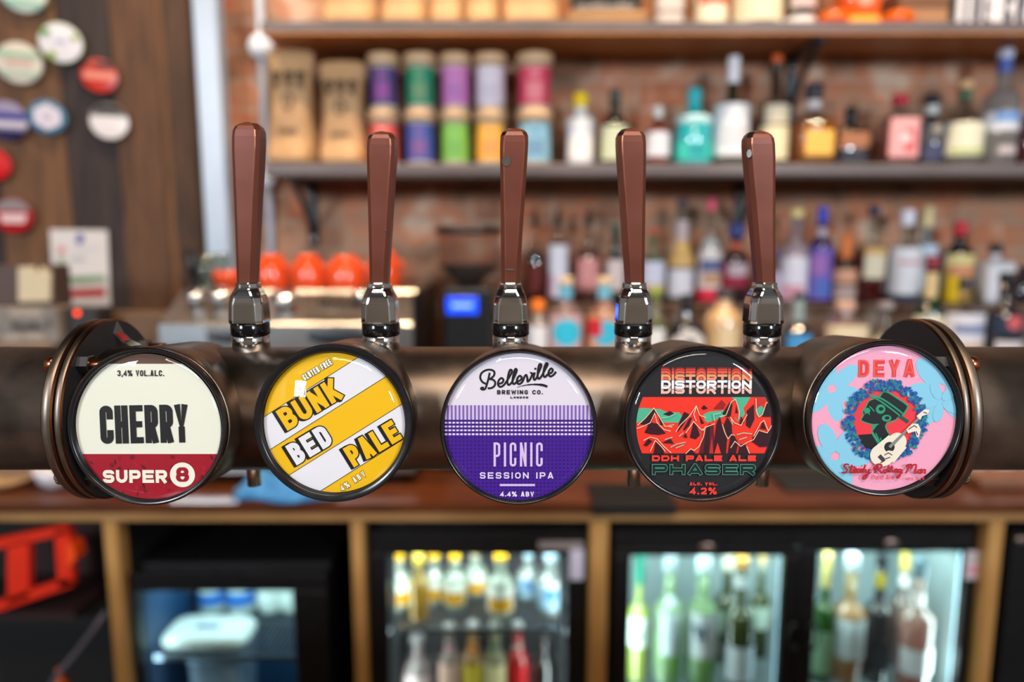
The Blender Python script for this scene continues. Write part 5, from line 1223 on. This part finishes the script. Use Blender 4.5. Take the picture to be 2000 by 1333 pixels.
g = G(); a = [(35, 522), (65, 520), (68, 532), (74, 532), (80, 521), (98, 534), (97, 588), (36, 590)]
g.prism([(P(x, y, YP + .012).x, P(x, y, YP + .012).z) for x, y in a], lambda u, v, d: (u, d, v), YP + .012, YP + .0198, flat(222, 198, 160)); part(g, 'paper_slips', t, 'cream paper slips')
x0, x1 = P(116, 620, YP + .03).x, P(190, 620, YP + .03).x
t = thing('router_box', 'small black box with a red light below the white notice', 'box', ((x0 + x1) / 2, YP + .06, ZC))
g = G(); g.box(x0, x1, YP + .03, YP + .10, ZC, zat(602, YP + .03), mat('router_black', (44, 36, 36), .5), .004); part(g, 'case', t)
p = P(151, 612, YP + .03); g = G(); g.lathe([(.0055, 0), (.005, .002), (0, .003)], (p.x, YP + .03, p.z), mat('red_led', (255, 70, 30), .3, emit=(255, 70, 30), estr=3.0), 16, 'Y'); part(g, 'indicator_light', t, 'glowing red light')
x0, x1 = P(192, 620, YP + .1).x, P(322, 620, YP + .1).x
g = G(); g.box(x0, x1, YP + .10, YP + .14, ZC, zat(610, YP + .1), mat('brown_panel', (118, 84, 56), .6, scale=6, stretch=(1, 8, 8), col2=(98, 68, 44)), .003); solo(g, 'wooden_board', 'plain brown wooden board standing left of the espresso machine', 'board', ((x0 + x1) / 2, YP + .12, ZC))

# ================================================================== fridges under the counter
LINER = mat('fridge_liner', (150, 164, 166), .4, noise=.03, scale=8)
PANE = glass('door_glass', (242, 250, 250), .8)
RUBB = mat('door_black', (17, 16, 18), .38, rnoise=.05, scale=30)
WIRE = mat('rack_wire', (150, 156, 164), .3, .8)
YFR = YC + .045
def fridge(label, px, ytop, wins, liner, lightcol, power, Yf=YFR, depth=.40, logo=True, strips=(), handles=(), racks=(), top_gloss=False, group='black glass-door fridges'):
    x0, x1 = P(px[0], 1150, Yf).x, P(px[1], 1150, Yf).x; zt = zat(ytop, Yf); z0 = .04; Yb = min(Yf + depth, YB - .035)
    t = thing('bottle_fridge', label, 'fridge', ((x0 + x1) / 2, Yf + depth / 2, 0), group)
    tk = .022; yd = Yf + .03
    g = G()
    g.box(x0, x1, yd, Yb, zt - tk, zt, RUBB, .003); g.box(x0, x1, yd, Yb, z0, z0 + tk, RUBB)
    g.box(x0, x0 + tk, yd, Yb, z0 + tk, zt - tk, RUBB); g.box(x1 - tk, x1, yd, Yb, z0 + tk, zt - tk, RUBB); g.box(x0 + tk, x1 - tk, Yb - tk, Yb, z0 + tk, zt - tk, RUBB)
    g.box(x0 + .01, x1 - .01, yd, Yb - .02, 0, z0, BLACKP)
    part(g, 'case', t)
    e = .0015
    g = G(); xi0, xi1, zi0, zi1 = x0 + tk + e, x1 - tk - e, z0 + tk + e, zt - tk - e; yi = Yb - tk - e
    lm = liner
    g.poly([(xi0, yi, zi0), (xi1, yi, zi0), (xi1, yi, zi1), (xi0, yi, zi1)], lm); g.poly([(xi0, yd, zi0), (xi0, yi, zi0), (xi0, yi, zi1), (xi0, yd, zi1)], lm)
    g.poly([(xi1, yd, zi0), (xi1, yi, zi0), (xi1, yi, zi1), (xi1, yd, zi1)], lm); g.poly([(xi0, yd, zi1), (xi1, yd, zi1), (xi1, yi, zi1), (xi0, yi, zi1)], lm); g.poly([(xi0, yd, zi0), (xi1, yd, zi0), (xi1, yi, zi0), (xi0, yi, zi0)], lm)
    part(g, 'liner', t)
    n = len(wins); zd1 = zt - (.045 if n > 1 else .012); zd0 = z0
    xs = [x0 + (x1 - x0) * k / n for k in range(n + 1)]
    if n > 1:
        g = G(); g.box(x0, x1, Yf + .006, yd, zd1 + .003, zt, RUBB, .002); part(g, 'top_panel', t)
    for k, (a, b, yt_) in enumerate(wins):
        wx0, wx1, wz = P(a, 1150, Yf).x, P(b, 1150, Yf).x, zat(yt_, Yf); dx0, dx1 = xs[k] + .0015, xs[k + 1] - .0015; wb = .13
        g = G(); b_ = .003
        g.box(dx0, dx1, Yf, yd - .002, wz, zd1, RUBB, b_); g.box(dx0, dx1, Yf, yd - .002, zd0, wb, RUBB, b_); g.box(dx0, wx0, Yf, yd - .002, wb, wz, RUBB, b_); g.box(wx1, dx1, Yf, yd - .002, wb, wz, RUBB, b_)
        d = part(g, 'door', t)
        g = G(); g.box(wx0 + .0005, wx1 - .0005, Yf + .012, Yf + .015, wb + .0005, wz - .0005, PANE); part(g, 'door_pane', d)
        if logo:
            p = P((a + b) / 2, yt_ - 19, Yf); g = G(); g.lathe([(.017, 0), (.017, .002), (.015, .003), (0, .0032)], (p.x, Yf - .0002, p.z), mat('nameplate', (150, 128, 118), .3, .7), 28, 'Y', sy=.52); part(g, 'oval_nameplate', d)
    for (hx, hy, rr_) in handles:
        p = P(hx, hy, Yf); r = rr_ * MPP(hx, hy, Yf); g = G()
        g.tube([(p.x + r * .55 * math.cos(q * math.pi / 8), Yf - .012, p.z + r * math.sin(q * math.pi / 8)) for q in range(16)], .004, BLACKP, 8, closed=True)
        g.lathe([(.006, 0), (.006, .012)], (p.x, Yf, p.z + r * .8), BLACKP, 12, 'Y'); g.lathe([(.006, 0), (.006, .012)], (p.x, Yf, p.z - r * .8), BLACKP, 12, 'Y'); part(g, 'handle', t)
    for zr in racks:
        g = G(); yr0, yr1 = yd + .02, yi - .01
        for k in range(int((xi1 - xi0) / .012)): xk = xi0 + .006 + k * .012; g.box(xk - .001, xk + .001, yr0, yr1, zr - .0045, zr - .0005, WIRE)
        for yy in (yr0, (yr0 + yr1) / 2, yr1): g.box(xi0, xi1, yy - .002, yy + .002, zr - .008, zr - .004, WIRE)
        g.box(xi0, xi1, yr0 - .002, yr0 + .002, zr - .012, zr - .0005, WIRE)
        part(g, 'wire_shelf', t)
    for sx in strips:
        p = P(sx, 1150, yd + .03); g = G(); g.box(p.x - .006, p.x + .006, yd + .012, yd + .024, z0 + .05, zt - .05, mat('strip_lamp', (220, 240, 250), .4, emit=(176, 226, 246), estr=2.2), .003); part(g, 'strip_lamp', t, 'glowing cool white strip lamp')
    for sgn, sxp in ((1, xi0 + .012), (-1, xi1 - .012)):  # side fill lights added to brighten the bottle labels
        l = bpy.data.lights.new('fridge_side_fill', 'AREA'); l.shape = 'RECTANGLE'; l.size = .015; l.size_y = zt - .3; l.energy = power * .12; l.color = lightcol
        ls = bpy.data.objects.new('fridge_side_fill', l); COL.objects.link(ls); ls.location = (sxp, yd + .012, (zt + .1) / 2)
        ls.rotation_euler = Vector((sgn * .75, .66, 0)).to_track_quat('-Z', 'Y').to_euler()
    l = bpy.data.lights.new('fridge_lamp', 'AREA'); l.shape = 'RECTANGLE'; l.size = (x1 - x0) * .8; l.size_y = .06; l.energy = power * .65; l.color = lightcol
    lo_ = bpy.data.objects.new('fridge_lamp', l); COL.objects.link(lo_); lo_.location = ((x0 + x1) / 2, yd + .07, zi1 - .004); lo_.rotation_euler = (math.radians(38), 0, 0)
    return t, (x0, x1, zt, yd, yi)
ZR4 = zat(1326, 1.60)
fridge('wide black double-door fridge of lit wine bottles at the right', (1196, 1922), 1035, [(1231, 1530, 1088), (1596, 1886, 1080)], LINER, (.82, 1.0, .98), 9.0, strips=(1522, 1868), handles=((1546, 1240, 26), (1580, 1240, 26)), racks=(ZR4,))
ZR3 = zat(1222, YFR + .06)
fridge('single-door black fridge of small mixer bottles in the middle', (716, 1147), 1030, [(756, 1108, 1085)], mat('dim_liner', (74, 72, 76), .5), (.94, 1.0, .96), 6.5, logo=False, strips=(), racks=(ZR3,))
ZR2 = zat(1268, YFR + .075)
fridge('small black fridge with blue-lit milk and a white packet at the left', (242, 640), 1112, [(262, 570, 1157)], mat('blue_lit_liner', (22, 66, 100), .5), (.62, .86, 1.0), 2.7, logo=False, racks=(ZR2,))  # blue of the interior light put into the liner colour
t = thing('bottle_fridge', 'black fridge edge at the far right behind the last post', 'fridge', (P(2060, 1150, YFR).x, YFR + .2, 0), 'black glass-door fridges')
xa, xb = P(1966, 1150, YFR).x, 1.74
g = G(); g.box(xa, xb, YFR + .03, YB - .035, 0, zat(1040, YFR), RUBB, .003); part(g, 'case', t)
g = G(); g.box(xa, xb, YFR, YFR + .028, .04, zat(1040, YFR), RUBB, .003); part(g, 'door', t)
g = G(); p = P(1996, 1055, YFR); g.lathe([(.014, 0), (.014, .002), (0, .003)], (p.x, YFR, p.z), mat('nameplate', (150, 128, 118), .3, .7), 20, 'Y', sy=.6); part(g, 'oval_nameplate', t)
# stickers on fridge doors
def sticker(px, label, col, marks=(), kind='sticker'):
    (a, b, c, d) = px; p, q = P(a, b, YFR), P(c, d, YFR)
    g = G(); g.box(p.x, q.x, YFR - .0012, YFR - .0001, q.z, p.z, flat(*col)); m_ = (q.x - p.x)
    for f0, f1, col2 in marks: g.box(p.x + m_ * .1, q.x - m_ * .1, YFR - .0016, YFR - .0013, q.z + (p.z - q.z) * f0, q.z + (p.z - q.z) * f1, flat(*col2))
    solo(g, kind, label, 'sticker', ((p.x + q.x) / 2, YFR, q.z))
sticker((1888, 1077, 1918, 1132), 'white sticker with green and pink lines on the right fridge door', (206, 190, 196), [(.72, .8, (110, 150, 120)), (.2, .5, (214, 150, 160))])
sticker((1113, 1074, 1139, 1133), 'lilac white upright sticker on the middle fridge door', (214, 206, 226))
sticker((1052, 1058, 1139, 1073), 'long pale grey sticker along the top of the middle fridge door', (150, 138, 136))
# ---- wine bottles
def wine(px, yt, label, Y=1.60, z=None, **k):
    k.setdefault('sh', .56); k.setdefault('nk', .34); k.setdefault('nw', .36)
    return bottle('wine_bottle', label, B, px, yt, Y, ZR4 if z is None else z, group='wine bottles in the double-door fridge', **k)
wine((1229, 1272), 1085, 'bottle of yellow wine with green capsule at the left end of the lit fridge', cap=(20, 128, 104), caph=.22, liq=(216, 206, 20), fill=.55, body=(222, 236, 130), labels=[(.30, .60, (222, 232, 220), 150, [('b', .36, .44, (120, 140, 120), 24)])])
wine((1280, 1340), 1072, 'clear pale green bottle with narrow white label beside the yellow wine', cap=(196, 206, 214), caph=.16, liq=(180, 226, 20), fill=.4, body=(216, 240, 196), labels=[(.24, .66, (206, 222, 226), 70, [])])
wine((1344, 1408), 1076, 'clear bottle with white label bearing a blue W', cap=(226, 240, 240), caph=.16, liq=(184, 228, 30), fill=.4, body=(210, 238, 190), labels=[(.22, .56, (216, 222, 226), 160, [])])
wine((1398, 1448), 1082, 'olive bottle behind the white-labelled dark bottle', Y=1.68, cap=(214, 206, 180), caph=.14, body=(92, 96, 40), labels=[(.3, .5, (190, 206, 200), 120)])
wine((1420, 1480), 1090, 'dark green bottle with low white label and gold-topped capsule', cap=(206, 150, 70), caph=.08, neckfoil=(.78, .86, (226, 226, 226)), body=(52, 60, 20), dark=True, labels=[(.06, .34, (210, 218, 226), 170)], Y=1.585)
wine((1470, 1508), 1084, 'olive green bottle with pale label next to the strip lamp', Y=1.70, cap=(206, 170, 110), caph=.08, body=(110, 120, 46), labels=[(.30, .52, (206, 222, 206), 140)])
wine((1594, 1640), 1082, 'green bottle with gold foil at the left of the right-hand door', cap=(216, 196, 110), caph=.26, capw=1.05, body=(56, 130, 20), labels=[(.08, .42, (150, 186, 150), 150)])
wine((1634, 1698), 1084, 'tall bottle of amber rose wine with long white label', cap=(206, 216, 220), caph=.12, liq=(236, 170, 60), fill=.72, body=(240, 214, 160), labels=[(.22, .62, (216, 226, 232), 150)])
wine((1698, 1750), 1082, 'black bottle with yellow neck band in the right-hand door', body=(20, 22, 24), dark=True, cap=(30, 34, 36), caph=.1, neckfoil=(.74, .86, (206, 180, 40)), labels=[(.14, .34, (44, 44, 50), 130)])
wine((1746, 1792), 1082, 'rose bottle with gold and white foil behind the pink one', Y=1.66, cap=(206, 180, 90), caph=.14, neckfoil=(.72, .82, (226, 220, 220)), body=(96, 76, 66), dark=True, liq=None)
wine((1766, 1832), 1092, 'pink rose bottle with white label nearest the right strip lamp', Y=1.575, cap=(96, 116, 124), caph=.14, neckfoil=(.64, .74, (230, 216, 210)), liq=(226, 140, 116), fill=.5, body=(216, 190, 176), labels=[(.14, .34, (226, 224, 226), 150)])
# W mark on the third wine bottle
ow = [o for o in bpy.data.objects if o.get('label') == 'clear bottle with white label bearing a blue W'][0]
p = ow.location; m = MPP(1376, 1235, 1.60); g = G(); Rw = 32 * m
for q in text('W', 1356, 1252, 25, 34, 3.0, 0, 8):
    g.poly([(p.x + (x - 1376) * m, p.y - math.sqrt(max(0, (Rw * 1.04) ** 2 - ((x - 1376) * m) ** 2)) - .001, P(1376, 1252, 1.57).z - (y - 1252) * m) for x, y in q], flat(50, 74, 110))
part(g, 'printed_letter', ow, 'blue W')
# ---- mixers in the middle fridge
def mixer(px, yt, label, Y, z, **k):
    k.setdefault('sh', .58); k.setdefault('nk', .28); k.setdefault('nw', .42); k.setdefault('caph', .09); k.setdefault('capw', 1.2)
    return bottle('mixer_bottle', label, B, px, yt, Y, z, group=k.pop('group', 'small mixers on the upper fridge shelf'), **k)
TON = [(.12, .60, (236, 240, 230), 170, [('b', .14, .36, (224, 164, 30), 120)])]
for px, yt, Y, lb in (((752, 802), 1082, 1.64, 'tonic bottle with yellow label at the left end of the upper fridge shelf'), ((827, 869), 1082, 1.66, 'tonic bottle with yellow label right of the yellow bottle'),
                      ((866, 909), 1082, 1.635, 'tonic bottle with yellow label in front of the wire shelf middle-left'), ((906, 950), 1074, 1.70, 'tonic bottle with yellow label set back between its neighbours'), ((952, 1003), 1082, 1.60, 'tonic bottle with yellow label nearest the glass, right of the middle')):
    mixer(px, yt, lb, Y, ZR3, body=(206, 222, 206), cap=(226, 176, 30), labels=TON)
mixer((796, 838), 1084, 'slim yellow bottle with yellow cap among the tonics', 1.585, ZR3, body=(216, 190, 70), cap=(240, 214, 90), caph=.14, liq=(226, 196, 60), fill=.5)
for px, yt, Y, lb in (((1012, 1052), 1080, 1.68, 'soda bottle with pale blue label set back on the upper shelf'), ((1050, 1102), 1082, 1.62, 'soda bottle with pale blue label at the right end of the upper shelf')):
    mixer(px, yt, lb, Y, ZR3, body=(206, 220, 216), cap=(160, 190, 206), labels=[(.12, .58, (160, 196, 222), 170, [('b', .5, .58, (232, 236, 230), 170), ('b', .3, .46, (80, 140, 200), 50)])])
ZR3b = ZR3 - .245
LOWG = 'mixers on the lower fridge shelf'
for px, yt, lb, kw in (((788, 842), 1240, 'clear pinkish bottle at the left of the lower shelf', dict(body=(206, 190, 190), cap=(150, 146, 150), labels=[(.1, .5, (206, 184, 184), 150)])),
                       ((855, 900), 1218, 'bottle with pale pink label on the lower shelf', dict(body=(206, 186, 176), cap=(210, 210, 214), neckfoil=(.6, .75, (206, 150, 170)), labels=[(.22, .56, (216, 176, 160), 160), (.0, .2, (206, 196, 206), 160)])),
                       ((901, 944), 1216, 'orange and yellow bottle on the lower shelf', dict(body=(226, 176, 40), cap=(214, 214, 216), neckfoil=(.6, .76, (226, 140, 30)), labels=[(.2, .54, (214, 190, 60), 160), (.02, .18, (196, 120, 30), 160)])),
                       ((945, 990), 1216, 'cream-labelled bottle with green neck on the lower shelf', dict(body=(206, 200, 150), cap=(214, 216, 214), neckfoil=(.6, .76, (50, 110, 74)), labels=[(.2, .54, (226, 212, 160), 160), (.02, .18, (70, 130, 90), 160)])),
                       ((989, 1032), 1216, 'red bottle with white neck on the lower shelf', dict(body=(170, 20, 24), dark=True, cap=(216, 214, 214), neckfoil=(.58, .74, (230, 200, 190)), labels=[(.22, .54, (196, 16, 24), 170), (.02, .2, (226, 200, 186), 160)])),
                       ((1040, 1084), 1236, 'black bottle at the right of the lower shelf', dict(body=(30, 26, 28), dark=True, cap=(60, 56, 56), labels=[(.08, .3, (110, 40, 44), 90)]))):
    mixer(px, yt, lb, 1.62, ZR3b, group=LOWG, **kw)
# lower rack that carries them
fr3 = [o for o in bpy.data.objects if o.get('label', '').startswith('single-door black fridge')][0]
x0, x1 = P(716, 1150, YFR).x + .026, P(1147, 1150, YFR).x - .026
g = G()
for k in range(int((x1 - x0) / .012)): xk = x0 + .006 + k * .012; g.box(xk - .001, xk + .001, YFR + .05, YFR + .34, ZR3b - .0045, ZR3b - .0005, WIRE)
g.box(x0, x1, YFR + .046, YFR + .052, ZR3b - .012, ZR3b - .0005, WIRE); g.box(x0, x1, YFR + .33, YFR + .336, ZR3b - .012, ZR3b - .0045, WIRE); part(g, 'wire_shelf', fr3)
for px_ in (768, 1097):
    p = P(px_, 1150, YFR + .04); g = G(); g.box(p.x - .007, p.x + .007, YFR + .031, YFR + .043, .08, zat(1062, YFR), mat('rack_rail', (150, 160, 172), .35, .6), .002); part(g, 'shelf_rail', fr3)
# ---- small left fridge contents
MILK = mat('milk_plastic', (214, 224, 200), .4)
p0, p1 = P(310, 1270, YFR + .08), P(482, 1270, YFR + .08); zr = ZR2; bx0, bx1 = p0.x, p1.x
t = thing('butter_packet', 'white soft packet with small blue print on the wire shelf of the left fridge', 'packet', ((bx0 + bx1) / 2, YFR + .13, zr))
g = G(); rings = []
for f, k in ((0, .96), (.3, 1.0), (.75, .97), (1, .86)):
    rings.append([((bx0 + bx1) / 2 + (bx1 - bx0) / 2 * k * q_ * math.cos(a) , YFR + .125 + .055 * k * q_ * math.sin(a), zr + .030 * f) for a in [2 * math.pi * j / 32 for j in range(32)] for q_ in [(abs(math.cos(a)) ** 6 + abs(math.sin(a)) ** 6) ** (-1 / 6)]])
g.loft(rings, mat('white_wrap', (226, 230, 214), .35, bump=.4, scale=30), True); part(g, 'packet', t)
g = G(); g.box((bx0 + bx1) / 2 - .03, (bx0 + bx1) / 2 + .025, YFR + .11, YFR + .13, zr + .0302, zr + .0309, flat(90, 110, 140)); part(g, 'print', t)
for px, yt, lb, lab in (((384, 440), 1150, 'milk bottle with blue label and clear base behind the packet', True), ((438, 500), 1146, 'milk bottle with blue edge right of the first milk bottle', True), ((500, 552), 1150, 'plain cream milk bottle in the left fridge', False), ((545, 590), 1160, 'cream tub at the right edge of the left fridge', False)):
    bottle('milk_bottle', lb, B, px, yt - 40, YFR + .26, zr, sh=.66, nk=.2, nw=.4, body=(220, 228, 206), dark=True, cap=(60, 120, 190), caph=.1, group='milk bottles in the left fridge', labels=[(.2, .52, (50, 110, 180) if lab else (226, 230, 214), 150)])
xa, xb = P(366, 1320, YFR + .10).x, P(476, 1320, YFR + .10).x; zt_ = zat(1288, YFR + .10)
t = thing('food_tub', 'grey plastic tub below the wire shelf of the left fridge', 'tub', ((xa + xb) / 2, YFR + .15, .064))
g = G(); g.lathe([((xb - xa) / 2 * .8, .0640), ((xb - xa) / 2, zt_)], ((xa + xb) / 2, YFR + .15, 0), mat('grey_tub', (88, 102, 118), .45), 32, n=5); part(g, 'tub', t)
g = G(); g.lathe([((xb - xa) / 2 * 1.05, zt_), ((xb - xa) / 2 * 1.05, zt_ + .012), ((xb - xa) / 2, zt_ + .014)], ((xa + xb) / 2, YFR + .15, 0), mat('grey_tub_lid', (130, 146, 160), .45), 32, n=5); part(g, 'lid', t)
# ---- orange crate, strap and orange thing in the left bay
ORP = mat('orange_plastic', (224, 44, 16), .42, noise=.05, scale=30)
YK = YC + .03
t = thing('bottle_crate', 'bright orange plastic crate in the dark bay at the lower left', 'crate', (P(60, 1180, YK).x, YK + .1, zat(1190, YK)))
K8 = lambda pts, y: [(P(a, b, y).x, P(a, b, y).z) for a, b in pts]
fn = lambda u, v, d: (u, d, v)
g = G()
for pl in ([(-60, 1066), (112, 1030), (132, 1028), (136, 1042), (-60, 1086)], [(-60, 1195), (130, 1130), (142, 1138), (140, 1146), (-60, 1215)], [(14, 1066), (56, 1056), (56, 1166), (14, 1180)], [(106, 1040), (136, 1036), (142, 1142), (114, 1150)]):
    g.prism(K8(pl, YK), fn, YK, YK + .018, ORP)
part(g, 'side_panel', t)
g = G(); g.prism(K8([(134, 1058), (148, 1064), (152, 1090), (140, 1104), (134, 1104)], YK), fn, YK - .008, YK + .03, mat('orange_plastic_bright', (244, 76, 20), .4)); part(g, 'corner_lug', t)
q0, q1 = K8([(-60, 1066)], YK)[0], K8([(-60, 1215)], YK)[0]; xr_ = K8([(136, 1100)], YK)[0][0]
g = G(); g.box(q0[0], xr_ - .01, YK + .19, YK + .205, q1[1] + .02, q0[1], mat('orange_plastic_shaded', (40, 8, 8), .7)); g.box(q0[0], xr_ - .01, YK + .018, YK + .205, q1[1] - .004, q1[1] + .012, mat('orange_plastic_shaded', (40, 8, 8), .7)); part(g, 'crate_back', t)  # crate back and floor coloured as its orange in shade
t = thing('shelf_board', 'dark board carrying the orange crate in the left bay', 'shelf', (P(60, 1180, YK).x, YK + .1, q1[1] - .02))
g = G(); g.box(-1.6, P(204, 1150, YC + .05).x, YK + .028, 1.695, q1[1] - .019, q1[1] - .0045, DARKP); part(g, 'board', t)
zf0 = .0
g = G(); pts = [P(207, 1196, YK + .004), P(180, 1235, YK + .004), P(150, 1275, YK + .004), P(118, 1312, YK + .004), P(80, 1370, YK + .004)]
g.tube(smooth_ := [Vector(p) for p in pts], .006, mat('grey_strap', (96, 90, 96), .6), 8); solo(g, 'hose', 'grey hose slanting down the dark left bay', 'hose')
g = G(); p = P(118, 1330, YK + .06); r = .020
g.lathe([(r, .0), (r, p.z - .02), (r * .8, p.z), (r * .35, p.z + .014), (r * .35, p.z + .03), (0, p.z + .03)], (p.x, p.y, 0), mat('orange_cone', (226, 96, 24), .5), 20); solo(g, 'spray_bottle', 'tall orange bottle at the bottom of the left bay', 'bottle', (p.x, p.y, 0))
# ================================================================== front bar that carries the font
t = thing('bar_counter', 'wooden bar counter below the bronze font', 'bar', (0, .3, 0))
g = G(); g.box(-1.3, 1.3, .10, .51, 1.045, 1.09, TOPW, .006, 2); part(g, 'bar_top', t)
g = G(); g.box(-1.3, 1.3, .16, .47, 0, 1.045, PLASTER); part(g, 'bar_front', t)
